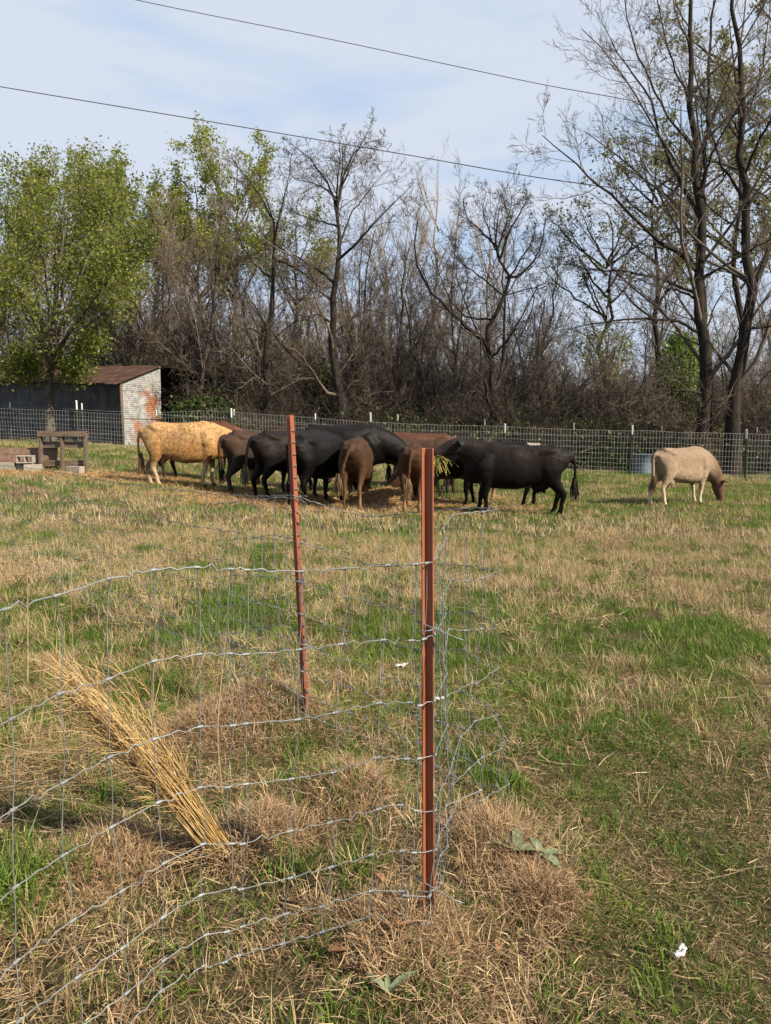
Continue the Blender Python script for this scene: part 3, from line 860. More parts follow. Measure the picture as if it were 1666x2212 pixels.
        lv = [dict(k=7, n=6, t0=0.2, ang=0.7, ratio=0.4, w=0.16, trop=0.06, rr=0.42, maxlen=2.6), dict(k=5, n=4, t0=0.2, ang=0.7, ratio=0.5, w=0.2, trop=0.03, rr=0.5)]
        m = tree_meshes('i%d' % i, limbs, lv, M['bark_dark'], M['twig_dark'], 160 + i, 'leafy', (cnt, .075, M['leaf_pale'], .10), b, rscale=.8)
        lab = ['tree with sparse pale leaves behind the left limbs of the tall bare tree', 'tree with sparse yellow green leaves between the two big dark trunks', 'tree with pale new leaves at the top right corner', 'small tree with few new leaves left of the tall bare tree', 'tree with yellow green new leaves behind the top of the tall bare trunk'][i]
        plant_tree('budding_tree', m, b, lab, 'tree')

    # shared bare woodland trees
    protos = []
    for i in range(5):
        r = np.random.default_rng(300 + i)
        h = [8.5, 7.2, 9.5, 6.0, 7.8][i]
        limbs = []
        for st in range([1, 3, 1, 4, 2][i]):
            pts = [np.array((r.normal(0, .12), r.normal(0, .12), -0.3))]
            dv = np.array((r.normal(0, .18), r.normal(0, .18), 1.0)); hh = h * r.uniform(.75, 1.0)
            for s in range(6):
                dv = dv + np.append(r.normal(0, .13, 2), 0); dv /= np.linalg.norm(dv)
                pts.append(pts[-1] + dv * hh / 6)
            limbs.append((pts, 0.03 + 0.009 * h * (1 if st == 0 else .6), 0.012))
        lv = [dict(k=13, n=7, t0=0.12, ang=0.55, ratio=0.36, w=0.14, trop=0.10, rr=0.42), dict(k=7, n=5, t0=0.12, ang=0.65, ratio=0.50, w=0.18, trop=0.06, rr=0.5, minr=.007)]
        protos.append(tree_meshes('p%d' % i, limbs, lv, M['bark_dark'] if i % 2 else M['bark'], M['twig_red'] if i in (1, 3) else M['twig'], 400 + i, 'wood'))
    lab = 'thin bare tree of the wood behind the wire fence'
    spots = []
    r = np.random.default_rng(55)
    # thicket between the barn and the centre
    for u, Y, s in [(330, 33, .95), (370, 32, .85), (410, 34, 1.0), (450, 32, .9), (490, 34, .95), (530, 33, 1.0), (300, 36, .95), (640, 33, .9), (680, 35, .8), (780, 33, .8), (830, 32, .75), (870, 34, .85),
                    (920, 33, .8), (970, 31.5, .7), (1010, 34, .85), (1130, 33, .7), (1180, 31.5, .62), (1230, 33, .62), (1280, 35, .6), (1330, 32, .6), (1380, 34, .62), (1430, 31, .55), (1480, 33, .6), (1560, 32, .6), (1640, 31, .6),
                    (40, 34, .9), (120, 36, 1.0), (200, 34, .9), (250, 33, .85)]:
        spots.append((u, Y, s))
    for k in range(84):
        spots.append((-80 + 1830 * (k + r.uniform(0, 1)) / 84, r.uniform(33, 56), r.uniform(.85, 1.1)))
    spots += [(u, 31 + 3 * r.uniform(), r.uniform(.75, 1.0)) for u in np.linspace(280, 1120, 14)]
    for k, (u, Y, s) in enumerate(spots):
        s *= 0.86 if u > 1100 else (0.96 if u < 720 else 1.0)
        g = G(u, 900, Y)
        where = [w_ for e_, w_ in ((250, 'behind the metal barn'), (560, 'between the barn and the crooked bare tree'), (760, 'round the centre bare tree'), (980, 'between the centre tree and the twisted tree'), (1180, 'behind the twisted black tree'),
                                   (1440, 'between the twisted tree and the tall right tree'), (9999, 'behind the two big right trunks')) if u < e_][0]
        plant_tree('woodland_tree', protos[k % 5], g, 'thin bare tree of the wood ' + where, 'tree', 'thin bare trees of the wood ' + where, r.uniform(0, 6.28), (s * r.uniform(1.1, 1.4), s * r.uniform(1.1, 1.4), s * r.uniform(1.25, 1.5)))
build_trees()

def build_brush():
    """undergrowth of the wood: bare brush as one mass, a few green bushes as things"""
    r = np.random.default_rng(77)
    col = []
    for i in range(4):
        n = 26
        base = np.zeros((n, 7, 3))
        for b in range(n):
            p = np.append(r.normal(0, .35, 2), -.1); d = np.append(r.normal(0, .45, 2), 1.0); d /= np.linalg.norm(d); L = r.uniform(1.2, 3.2)
            for s in range(7):
                base[b, s] = p
                d = d + r.normal(0, .16, 3); d /= np.linalg.norm(d); p = p + d * L / 6
        R = np.linspace(0.018, 0.006, 7)[None].repeat(n, 0)
        mb = MB(); mb.add(*tubes(base, R, 3))
        P1, R1 = spawn(r, base, R, 8, 5, .15, .8, .4, .25, .02, .7, .5, minr=.006); mb.add(*tubes(P1, R1, 3))
        P2, R2 = spawn(r, P1, R1, 5, 3, .15, .8, .55, .25, .0, .8, .6, minr=.005); mb.add(*tubes(P2, R2, 3))
        me = mb.mesh('brush'); me.materials.append((M['twig_dark'], M['twig_mid'], M['twig_dark'], M['twig_red'])[i])
        col.append(bpy.data.objects.new('brush', me))
    n = 1500
    y = 27.4 + 33 * r.uniform(0, 1, n) ; x = r.uniform(-.62, .62, n) * y
    k = ~((x < -7.2) & (y < 33.5))
    x, y = x[k], y[k]
    scatter('undergrowth', on_ground(x, y), r.uniform(.5, 1.8, len(x)) * (1 - .55 * smooth(31, 27, y)), col, 'bare brown undergrowth of the wood behind the fence', 0.15)
    # green undergrowth haze
    col2 = []
    for i in range(3):
        pts = np.stack([r.normal(0, .7, 500), r.normal(0, .7, 500), np.abs(r.normal(.5, .55, 500))], -1)
        me = leaf_mesh(r, pts, .065, 'leafy_brush', (M['leaf_dark'], M['leaf_dark'], M['leaf_pale'])[i], .05)
        col2.append(bpy.data.objects.new('leafy_brush', me))
    n = 420
    y = r.uniform(27.6, 44, n); x = r.uniform(-.62, .62, n) * y
    k = ~((x < -7.2) & (y < 33.5))
    scatter('green_undergrowth', on_ground(x[k], y[k]), r.uniform(.5, 1.4, k.sum()), col2, 'low dark green undergrowth among the trunks', 0.1)
    # single green bushes
    def bush(u, v, Y, rx, rz, n, mat, label, leaf=.07):
        g = G(u, v, Y); c = P(u, v, Y)
        cz = c[2] - g[2]
        root = empty('green_bush', g); tag(root, label, 'bush')
        a = r.normal(0, 1, (n, 3)); a /= np.linalg.norm(a, axis=1, keepdims=True)
        rad = r.uniform(.45, 1.0, (n, 1)) ** .6 * (0.75 + 0.5 * fbm(a[:, :1] * 2.3 + 5, a[:, 2:] * 2.3 + a[:, 1:2] * 1.7, 4))
        q = a * rad * np.array((rx, rx * .8, rz)) + (0, 0, cz)
        q = q[q[:, 2] > 0.02]
        cr = link('crown', leaf_mesh(r, q, leaf, 'crown', mat, .05), None, root)
        mb = MB()
        st = [np.array([(0, 0, -.1), (r.normal(0, .2), r.normal(0, .2), cz * .5), (r.normal(0, rx * .4), r.normal(0, rx * .4), cz + rz * .6)]) for _ in range(7)]
        for s in st: mb.tube(catmull(s, 6), np.linspace(.035, .01, 6), 4)
        mb.build('trunk', M['bark_dark'], root)
    bush(702, 850, 30.5, .75, 1.2, 2600, M['leaf_dark'], 'dark green bush beside the trunk of the centre tree')
    bush(450, 890, 29.6, 1.5, .7, 1500, M['leaf_dark'], 'low green bush right of the metal barn', .08)
    bush(1468, 790, 30.5, .8, 1.5, 3600, M['leaf_bright'], 'bright green leafy column left of the tall bare trunk')
    bush(1505, 890, 30, .9, .8, 1800, M['leaf_dark'], 'dark green bush at the foot of the tall bare trunk')
    bush(1310, 760, 34, 1.3, 1.2, 1400, M['leaf_pale'], 'pale green bush in the wood left of the bright leafy column')
build_brush()

def hit(u, v):
    """where the view through (u, v) meets the ground"""
    lo, hi = 0.8, 60.0
    for _ in range(50):
        mid = (lo + hi) / 2
        p = P(u, v, mid)
        if p[2] > gz(p[0], p[1]): lo = mid
        else: hi = mid
    p = P(u, v, lo)
    return np.array((p[0], p[1], gz(p[0], p[1])))

# ------------------------------------------------------------------ barn
t = NT('galvanised_pale')
c = t.coord('Object')
base = t.ramp(t.noise(5, 5, 0.6, c), [(0.3, (0.13, 0.14, 0.145)), (0.7, (0.33, 0.335, 0.33))])
rust = t.ramp(t.noise(14, 5, 0.7, c), [(0.3, (0.13, 0.045, 0.018)), (0.7, (0.34, 0.14, 0.06))])
msk = t.ramp(t.noise(0.95, 5, 0.62, c), [(0.50, (0, 0, 0)), (0.60, (0.9, 0.9, 0.9))])
t.principled(t.mix(msk, base, rust), 0.6, 0.15, None, 0.4)
M['galv_pale'] = t.m
t = NT('galvanised_shaded')
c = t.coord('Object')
base = t.ramp(t.noise(2.5, 5, 0.65, c), [(0.3, (0.042, 0.043, 0.044)), (0.7, (0.10, 0.10, 0.10))])  # darker copy of the pale sheet: the long wall's shade is put into the colour
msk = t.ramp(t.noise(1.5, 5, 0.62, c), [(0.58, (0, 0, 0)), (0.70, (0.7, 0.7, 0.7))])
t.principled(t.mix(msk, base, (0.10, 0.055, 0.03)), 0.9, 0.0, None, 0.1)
M['galv_shaded'] = t.m
t = NT('rusty_roof')
c = t.coord('Object')
f = t.noise(2.2, 6, 0.7, c)
col = t.ramp(f, [(0.30, (0.022, 0.013, 0.010)), (0.52, (0.052, 0.029, 0.021)), (0.72, (0.11, 0.078, 0.062))])
t.principled(col, 0.85, 0.1, None, 0.25)
M['rusty_roof'] = t.m
M['old_wood'] = mat_simple('old_wood', (0.075, 0.058, 0.045), (0.20, 0.155, 0.12), 5, 0.9, 0, 0.6, 0.15, stretch=(1, 1, 6))
M['old_wood_h'] = mat_simple('old_wood_h', (0.085, 0.065, 0.050), (0.24, 0.18, 0.135), 5, 0.9, 0, 0.6, 0.15, stretch=(1, 6, 6))
M['red_board'] = mat_simple('red_board', (0.12, 0.075, 0.055), (0.26, 0.17, 0.125), 9, 0.9, 0, 0.4, 0.15)
M['concrete'] = mat_simple('concrete', (0.26, 0.23, 0.19), (0.44, 0.40, 0.34), 22, 0.95, 0, 0.7, 0.1)

def corr_sheet(o, du, dv, lu, lv, nrm, period=0.076, amp=0.006, cut=None, waves_along='v', seg=1):
    """corrugated sheet: origin o, edges du*lu and dv*lv, waves counted along v (or u); cut(u)-> height limit"""
    o, du, dv, nrm = [np.asarray(q, float) for q in (o, du, dv, nrm)]
    if waves_along == 'v':
        nv = int(lv / period * 4) + 1; nu = max(seg, 6 if cut else 1) + 1
    else:
        nu = int(lu / period * 4) + 1; nv = seg + 1
    U, W = np.meshgrid(np.linspace(0, lu, nu), np.linspace(0, lv, nv))
    ph = (W if waves_along == 'v' else U) * 2 * math.pi / period
    A = amp * np.sin(ph)
    if cut is not None:
        lim = cut(U); W = np.minimum(W, lim)
    V = o + U[..., None] * du + W[..., None] * dv + A[..., None] * nrm
    i, j = np.meshgrid(np.arange(nv - 1), np.arange(nu - 1), indexing='ij')
    a = (i * nu + j).ravel()
    return V.reshape(-1, 3), np.stack([a, a + 1, a + nu + 1, a + nu], -1)

def build_barn():
    phi = math.radians(30)
    A = P(265, 950, 28.0); A[2] = gz(A[0], A[1])
    root = empty('metal_barn', A)
    tag(root, 'old corrugated metal barn with rusty roof at the left, behind the fence', 'barn')
    L = np.array((-math.cos(phi), math.sin(phi), .05)); Gd = np.array((math.sin(phi), math.cos(phi), 0)); Z = np.array((0, 0, 1.0))
    nf = np.array((-math.sin(phi), -math.cos(phi), 0)); ng = np.array((math.cos(phi), -math.sin(phi), 0))
    eave = P(265, 826, 28.0)[2] - A[2]; W = 1.95; ridge = P(346, 792, 29.7)[2] - A[2]
    # gable: three courses of sheets, the top one cut to the roof slope
    cutf = lambda U: eave + (ridge - eave) * U / W
    h0 = 0
    for k, hh in enumerate((1.05, 1.05, ridge - 2.1)):
        V, F = corr_sheet(Z * (h0 - (0.06 if k == 0 else 0.02)) + ng * (0.012 * k), Gd, Z, W, hh + 0.02, ng, cut=(lambda U, b=h0: np.maximum(cutf(U) - b + 0.02, 0.0)) if k == 2 else None)
        MB().add(V, F).build('wall_sheet', M['galv_pale'], root)
        h0 += hh
    # long wall
    LL = 9.0
    n = 4
    for k in range(n):
        for c_ in range(2):
            hh = eave / 2
            V, F = corr_sheet(L * (k * LL / n) + Z * (c_ * hh - (0.1 if c_ == 0 else 0)) + nf * (0.014 * (k % 2) + 0.006 * c_), L, Z, LL / n + 0.04, hh + (0.1 if c_ == 0 else 0), nf)
            MB().add(V, F).build('wall_sheet', M['galv_shaded'], root)
    # back wall and far end so that no light leaks in
    mb = MB()
    mb.add([Gd * W + ng * -0.02, Gd * W + L * LL, Gd * W + L * LL + Z * ridge, Gd * W + Z * ridge + ng * -0.02], [(0, 1, 2, 3)])
    mb.add([L * LL, L * LL + Gd * W, L * LL + Gd * W + Z * ridge, L * LL + Z * eave], [(0, 1, 2, 3)])
    mb.build('back_wall', M['old_wood'], root)
    mb = MB()
    mb.box(Z * (eave / 2) + Gd * 0.02 + nf * 0.035 + ng * 0.03, (0.09, 0.09, eave), rotz(-phi))
    mb.build('corner_post', M['old_wood'], root)
    # roof sheets
    sl = np.array(Gd * W + Z * (ridge - eave)); sln = np.linalg.norm(sl); sd = sl / sln
    up = np.cross(sd, L); up = up / np.linalg.norm(up); up = up if up[2] > 0 else -up
    ns = 15; over = 0.28
    r = np.random.default_rng(5)
    roof = empty('roof', (0, 0, 0)); roof.parent = root
    bm = MB(); bm.add([Z * (eave - .03) + ng * .1 - sd * .1, Z * (eave - .03) + L * LL - sd * .1, Z * (ridge - .03) + Gd * W + L * LL, Z * (ridge - .03) + Gd * W + ng * .1], [(0, 1, 2, 3)])
    for k in range(ns):
        o = Z * (eave + 0.03) - sd * (over + r.uniform(-.06, .08)) + L * (k * (LL + .2) / ns - 0.15) + up * (0.012 * (k % 2) + r.uniform(0, .01))
        V, F = corr_sheet(o, L, sd, (LL + .2) / ns + 0.05, sln + over, up, waves_along='u', amp=0.011)
        V = V + up * (r.normal(0, .01)) 
        link('roof_sheet', MB().add(V, F).mesh('roof_sheet'), M['rusty_roof'], roof)
    link('roof_deck', bm.mesh('roof_deck'), M['old_wood'], roof)
    # open lean-to behind, on posts
    e2 = P(432, 826, 32.8)[2] - A[2]; W2 = 3.0
    s2 = Gd * W2 + Z * (e2 - ridge); s2n = np.linalg.norm(s2); sd2 = s2 / s2n
    up2 = np.cross(L, sd2); up2 = up2 / np.linalg.norm(up2); up2 = up2 if up2[2] > 0 else -up2
    for k in range(6):
        o = Gd * W + Z * (ridge + 0.03) + L * (k * .72 - 0.45) + up2 * 0.012 * (k % 2)
        V, F = corr_sheet(o, L, sd2, .76, s2n, up2, waves_along='u', amp=0.011)
        link('roof_sheet', MB().add(V, F).mesh('roof_sheet'), M['rusty_roof'], roof)
    for a_, b_ in ((0.05, W2 - .1), (2.2, W2 - .1), (0.05, W2 * .5)):
        p = Gd * (W + b_) + L * a_
        mb = MB(); mb.tube([p - Z * .3, p + Z * (ridge + (e2 - ridge) * b_ / W2 - .05)], 0.07, 8); mb.build('roof_post', M['old_wood'], root)
    mb = MB(); p = Gd * (W + W2 - .1)
    mb.box(p + L * 1.3 + Z * (e2 - .08), (3.6, .09, .14), rotz(math.pi - phi)); mb.build('roof_beam', M['old_wood'], root)
build_barn()

# ------------------------------------------------------------------ far fence
M['galv_wire'] = mat_simple('galv_wire', (0.15, 0.165, 0.17), (0.30, 0.32, 0.32), 40, 0.5, 0.3, 0, 0.4)
M['galv_wire_far'] = mat_simple('galv_wire_far', (0.34, 0.35, 0.34), (0.52, 0.53, 0.52), 6, 0.5, 0.2, 0, 0.4)
M['post_green'] = mat_simple('post_green', (0.045, 0.065, 0.05), (0.09, 0.11, 0.085), 20, 0.7, 0, 0, 0.3)
M['post_white'] = mat_simple('post_white', (0.72, 0.72, 0.68), (0.82, 0.82, 0.80), 20, 0.6, 0, 0, 0.3)

def t_profile(fw=0.036, ft=0.005, wd=0.034, wt=0.006):
    """outline of a T post seen from above, web towards -y"""
    f, w = fw / 2, wt / 2
    return np.array([(-f, 0), (-f, ft), (f, ft), (f, 0), (w, 0), (w * .8, -wd), (-w * .8, -wd), (-w, 0)])

def extrude_profile(prof, z0, z1, lean=(0, 0), segs=1):
    n = len(prof); V = []; F = []
    for s in range(segs + 1):
        f = s / segs; z = z0 + (z1 - z0) * f
        V += [(p[0] + lean[0] * f, p[1] + lean[1] * f, z) for p in prof]
    for s in range(segs):
        for i in range(n):
            j = (i + 1) % n
            F.append((s * n + i, s * n + j, (s + 1) * n + j, (s + 1) * n + i))
    b = segs * n
    F += [(b + 7, b + 0, b + 1, b + 2), (b + 7, b + 2, b + 3, b + 4), (b + 4, b + 5, b + 6, b + 7)]
    return V, F

FAR_Y = lambda x: 24.6 - 0.07 * x
def fence_h(x): return 1.15 + 0.27 * smooth(-9.5, -5.5, x)

def build_far_fence():
    r = np.random.default_rng(9)
    def post(u, v, Y, big, lab, grp):
        g = G(u, v, Y); top = P(u, v, Y)[2] - g[2]
        root = empty('fence_post', g, r.uniform(-.3, .3)); tag(root, lab, 'fence post', grp)
        wt = 0.30 if big else 0.22
        pr = t_profile(.05, .008, .045, .008) * (1.15 if big else .9)
        ln = r.normal(0, .02, 2)
        V, F = extrude_profile(pr, -.25, top - wt, ln); MB().add(V, F).build('post', M['post_green'], root, False)
        V, F = extrude_profile(pr * 1.03 + ln, top - wt, top); w = MB().add(V, F)
        w.build('white_tip', M['post_white'], root, False)
        if big:
            for k in range(4):
                MB().box((ln[0], ln[1] + .016, top - wt + .04 + k * .065), (.028, .022, .03)).build('stud', M['post_green'], root, False)
    fy = lambda u: (lambda Y: Y)(24.6 / (1 + 0.07 * (u - CU) / FPX))
    bigs = [(165, 865), (498, 882), (800, 891), (1094, 915), (1363, 918), (1615, 927)]
    names = ['white tipped fence post beside the wooden pallet', 'white tipped fence post above the dark brown cow', 'white tipped fence post right of the centre tree trunk', 'white tipped fence post behind the black cow holding hay',
             'white tipped fence post left of the pale grazing cow', 'white tipped fence post at the right edge by the leaning trunk']
    for (u, v), nm in zip(bigs, names): post(u, v, fy(u) - .05, True, nm, 'white tipped posts of the far fence')
    ordn = iter('first second third fourth fifth sixth seventh eighth ninth tenth'.split())
    for u, v in [(20, 868), (178, 871), (338, 885), (505, 884), (683, 893), (861, 895), (1047, 905), (1240, 914), (1430, 921), (1638, 923)]:
        post(u, v, 27.4 if u > 300 else 26.6, False, 'slim pale tipped fence post along the wood, ' + next(ordn) + ' from the left', 'slim posts of the second fence line')
    # welded mesh
    xs = np.arange(-16.5, 16.5, 0.10)
    root = empty('wire_fence', (0, 24.6, gz(0, 24.6))); tag(root, 'long fine mesh wire fence across the back of the pasture', 'fence')
    o = np.array(root.location)
    ys = FAR_Y(xs) + (vnoise(xs * .5, xs * 0, 3) - .5) * .1
    z0 = ground_z(xs, ys) + 0.03; h = fence_h(xs) + (vnoise(xs * .35, xs * 0 + 4, 6) - .5) * .06
    lean = (vnoise(xs * .6, xs * 0 + 9, 7) - .5) * .12
    st = np.zeros((len(xs), 3, 3))
    for k, f in enumerate((0, .5, 1)):
        st[:, k, 0] = xs + r.normal(0, .006, len(xs)); st[:, k, 1] = ys + lean * f; st[:, k, 2] = z0 + h * f
    mb = MB(); mb.add(*tubes(st - o, np.full((len(xs), 3), .0032), 3))
    m = mb.build('stay_wires', M['galv_wire_far'], root); kind(m, 'stuff')
    rows = np.r_[0, np.cumsum([.09, .10, .11, .12, .13, .14, .15, .15, .15])]; rows = rows / rows[-1]
    for k, f in enumerate(rows):
        pts = np.stack([xs, ys + lean * f, z0 + h * f + (vnoise(xs * 1.3, xs * 0 + k, 12) - .5) * .02], -1) - o
        mb = MB(); mb.add(*tubes(pts[None, ::3], np.full((1, len(pts[::3])), .0042 if k in (0, 9) else .0034), 3)); mb.build('line_wire', M['galv_wire_far'], root)
    # second line: two plain wires
    xs2 = np.linspace(-18, 18, 60); y2 = np.where(xs2 < -7.5, 26.6, 27.4)
    root2 = empty('strand_wire_fence', (0, 27.4, gz(0, 27.4))); tag(root2, 'plain strand wires strung on the slim posts along the wood', 'fence')
    o2 = np.array(root2.location)
    for f in (.45, .9, 1.25):
        pts = np.stack([xs2, y2, ground_z(xs2, y2) + f], -1) - o2
        MB().tube(pts, .003, 3).build('line_wire', M['galv_wire_far'], root2)
build_far_fence()

# ------------------------------------------------------------------ cattle
def coat(name, top, side, leg, head, curly=0.0, rough=0.6, spec=0.3, legz=0.40, mottled=None):
    """short hair coat; colours of back, side, legs and head in the animal's own coordinates"""
    top, side, leg, head = [sc(q, .80) for q in (top, side, leg, head)]
    if mottled is not None: mottled = sc(mottled, .80)
    t = NT(name)
    c = t.coord('Object')
    sx = t.n('ShaderNodeSeparateXYZ'); t.l(c, sx.inputs[0])
    n1 = t.noise(7, 4, 0.6, c)
    zt = t.math('ADD', sx.outputs['Z'], t.math('MULTIPLY', t.math('SUBTRACT', n1, 0.5), 0.25))
    col = t.mix(t.ramp(zt, [(0.72, (0, 0, 0)), (0.95, (1, 1, 1))]), side, top)
    # darker and lighter hair
    v = t.ramp(t.noise(16, 5, 0.65, c, 0.4), [(0.3, (0.78, 0.78, 0.78)), (0.7, (1.18, 1.18, 1.18))])
    if mottled is not None:
        mm = t.ramp(t.noise(13, 7, 0.75, c, 1.2), [(0.44, (0, 0, 0)), (0.64, (1, 1, 1))])
        col = t.mix(mm, col, mottled)
    lg = t.ramp(t.math('ADD', sx.outputs['Z'], t.math('MULTIPLY', t.math('SUBTRACT', n1, 0.5), 0.2)), [(legz - 0.12, (1, 1, 1)), (legz + 0.08, (0, 0, 0))])
    col = t.mix(lg, col, leg)
    hd = t.ramp(t.math('ADD', sx.outputs['X'], t.math('MULTIPLY', t.math('SUBTRACT', n1, 0.5), 0.15)), [(0.72, (0, 0, 0)), (1.06, (1, 1, 1))])
    col = t.mix(hd, col, head)
    hoof = t.ramp(sx.outputs['Z'], [(0.05, (1, 1, 1)), (0.065, (0, 0, 0))])
    col = t.mix(1.0, col, v, 'MULTIPLY')
    col = t.mix(hoof, col, (0.05, 0.04, 0.03))
    h = t.math('ADD', t.noise(55, 3, 0.7, t.coord('Object', (1, 1, 0.5))), t.math('MULTIPLY', t.noise(20, 3, 0.6, c, 1.5), curly))
    t.principled(col, rough, 0, t.bump(h, 0.5, 0.015 + 0.03 * curly), spec, 0.0)
    return t.m

BLACK = (0.004, 0.0036, 0.0036)
M['coat_black'] = coat('coat_black', (0.009, 0.008, 0.008), BLACK, BLACK, (0.008, 0.007, 0.007), 0.3, 0.42, 0.085)
M['coat_black_brown'] = coat('coat_black_brown', (0.016, 0.012, 0.010), (0.007, 0.006, 0.0055), BLACK, (0.026, 0.020, 0.017), 0.3, 0.42, 0.085)  # head lighter than the body: grey sheen painted into the coat colour
M['coat_gold'] = coat('coat_gold', (0.50, 0.315, 0.150), (0.42, 0.225, 0.085), (0.44, 0.32, 0.21), (0.38, 0.21, 0.09), 0.9, 0.8, 0.10, 0.46, (0.20, 0.095, 0.034))
M['coat_dark_brown'] = coat('coat_dark_brown', (0.046, 0.022, 0.011), (0.014, 0.009, 0.0065), (0.03, 0.022, 0.017), (0.03, 0.018, 0.012), 0.4, 0.65, 0.25)
M['coat_red'] = coat('coat_red', (0.075, 0.026, 0.011), (0.055, 0.019, 0.009), (0.03, 0.015, 0.009), (0.16, 0.07, 0.035), 0.5, 0.65, 0.25)
M['coat_chestnut'] = coat('coat_chestnut', (0.045, 0.022, 0.011), (0.032, 0.016, 0.009), (0.02, 0.012, 0.008), (0.06, 0.03, 0.018), 0.4, 0.65, 0.25)
M['coat_taupe'] = coat('coat_taupe', (0.052, 0.027, 0.014), (0.064, 0.031, 0.0150), (0.24, 0.135, 0.065), (0.05, 0.026, 0.014), 0.4, 0.65, 0.15, 0.36)
M['coat_taupe_b'] = coat('coat_taupe_b', (0.054, 0.027, 0.013), (0.068, 0.031, 0.014), (0.27, 0.165, 0.085), (0.045, 0.024, 0.014), 0.4, 0.65, 0.15, 0.34)
M['coat_tan_leg'] = coat('coat_tan_leg', (0.055, 0.028, 0.015), (0.048, 0.024, 0.013), (0.34, 0.22, 0.13), (0.08, 0.045, 0.028), 0.3, 0.65, 0.15, 0.46)
M['coat_pale'] = coat('coat_pale', (0.24, 0.180, 0.130), (0.37, 0.290, 0.205), (0.60, 0.49, 0.37), (0.14, 0.080, 0.050), 0.3, 0.75, 0.10, 0.36, (0.27, 0.185, 0.115))
M['eye'] = mat_simple('eye', (0.008, 0.006, 0.005), (0.015, 0.012, 0.01), 5, 0.15, 0, 0, 0.6)
M['tail_hair'] = mat_simple('tail_hair', (0.012, 0.010, 0.009), (0.03, 0.022, 0.017), 30, 0.7, 0, 0, 0.2)
M['tail_hair_tan'] = mat_simple('tail_hair_tan', (0.13, 0.075, 0.04), (0.26, 0.16, 0.09), 30, 0.7, 0, 0, 0.2)
M['tag_green'] = mat_simple('tag_green', (0.02, 0.20, 0.12), (0.03, 0.26, 0.16), 5, 0.4, 0, 0, 0.4)

def loft(mb, pts, rw, rh, lateral=(0, 1, 0), s=18, ex=2.0):
    """closed ring loft; rw along the lateral axis, rh across it"""
    pts = np.asarray(pts, float); rw = np.asarray(rw, float); rh = np.asarray(rh, float)
    n = len(pts)
    if n < 12:
        m = max(12, n * 3); tt = np.linspace(0, 1, n); tq = np.linspace(0, 1, m)
        seg = np.r_[0, np.cumsum(np.linalg.norm(np.diff(pts, axis=0), axis=1))]; seg /= seg[-1]
        tq = np.linspace(0, 1, m)
        rw = np.interp(tq, seg, rw); rh = np.interp(tq, seg, rh); pts = catmull(pts, m); n = m
    T = np.gradient(pts, axis=0); T /= np.linalg.norm(T, axis=1, keepdims=True)
    Lt = np.asarray(lateral, float)[None] - (T @ np.asarray(lateral, float))[:, None] * T
    Lt /= np.linalg.norm(Lt, axis=1, keepdims=True)
    Up = np.cross(T, Lt)
    a = np.arange(s) * 2 * math.pi / s
    ca, sa = np.cos(a), np.sin(a)
    ca = np.sign(ca) * np.abs(ca) ** (2 / ex); sa = np.sign(sa) * np.abs(sa) ** (2 / ex)
    V = pts[:, None] + (rw[:, None] * ca)[..., None] * Lt[:, None] + (rh[:, None] * sa)[..., None] * Up[:, None]
    V = np.vstack([V.reshape(-1, 3), pts[0] - T[0] * rw[0] * .4, pts[-1] + T[-1] * rw[-1] * .4])
    i, j = np.meshgrid(np.arange(n - 1), np.arange(s), indexing='ij'); j2 = (j + 1) % s
    F = np.stack([i * s + j, i * s + j2, (i + 1) * s + j2, (i + 1) * s + j], -1).reshape(-1, 4)
    c0, c1 = n * s, n * s + 1
    f3 = [(c0, (q + 1) % s, q) for q in range(s)] + [(c1, (n - 1) * s + q, (n - 1) * s + (q + 1) % s) for q in range(s)]
    mb.add(V, F, f3)

def remesh(mb, voxel=0.019, it=2):
    me = mb.mesh('tmp')
    o = bpy.data.objects.new('tmp', me); COL.objects.link(o)
    m = o.modifiers.new('r', 'REMESH'); m.mode = 'VOXEL'; m.voxel_size = voxel; m.use_smooth_shade = True
    m2 = o.modifiers.new('s', 'SMOOTH'); m2.factor = 0.5; m2.iterations = it
    dg = bpy.context.evaluated_depsgraph_get()
    res = bpy.data.meshes.new_from_object(o.evaluated_get(dg))
    bpy.data.objects.remove(o); bpy.data.meshes.remove(me)
    for p in res.polygons: p.use_smooth = True
    return res

POSES = {   # neck path (x, y, z), then head direction and length scale
    'graze':  ([(.45, 0, .98), (.78, 0, .90), (1.06, .02, .68), (1.20, .03, .50)], (0.30, 0.02, -0.95)),
    'feed':   ([(.45, 0, 1.0), (.76, 0, .93), (1.02, 0, .76), (1.13, 0, .62)], (0.55, 0.0, -0.83)),
    'level':  ([(.45, 0, 1.02), (.76, 0, 1.06), (1.0, 0, 1.10), (1.12, 0, 1.14)], (0.85, 0.0, -0.52)),
    'raised': ([(.42, 0, 1.02), (.64, 0, 1.12), (.82, .04, 1.22), (.90, .06, 1.27)], (0.90, 0.22, -0.40)),
}

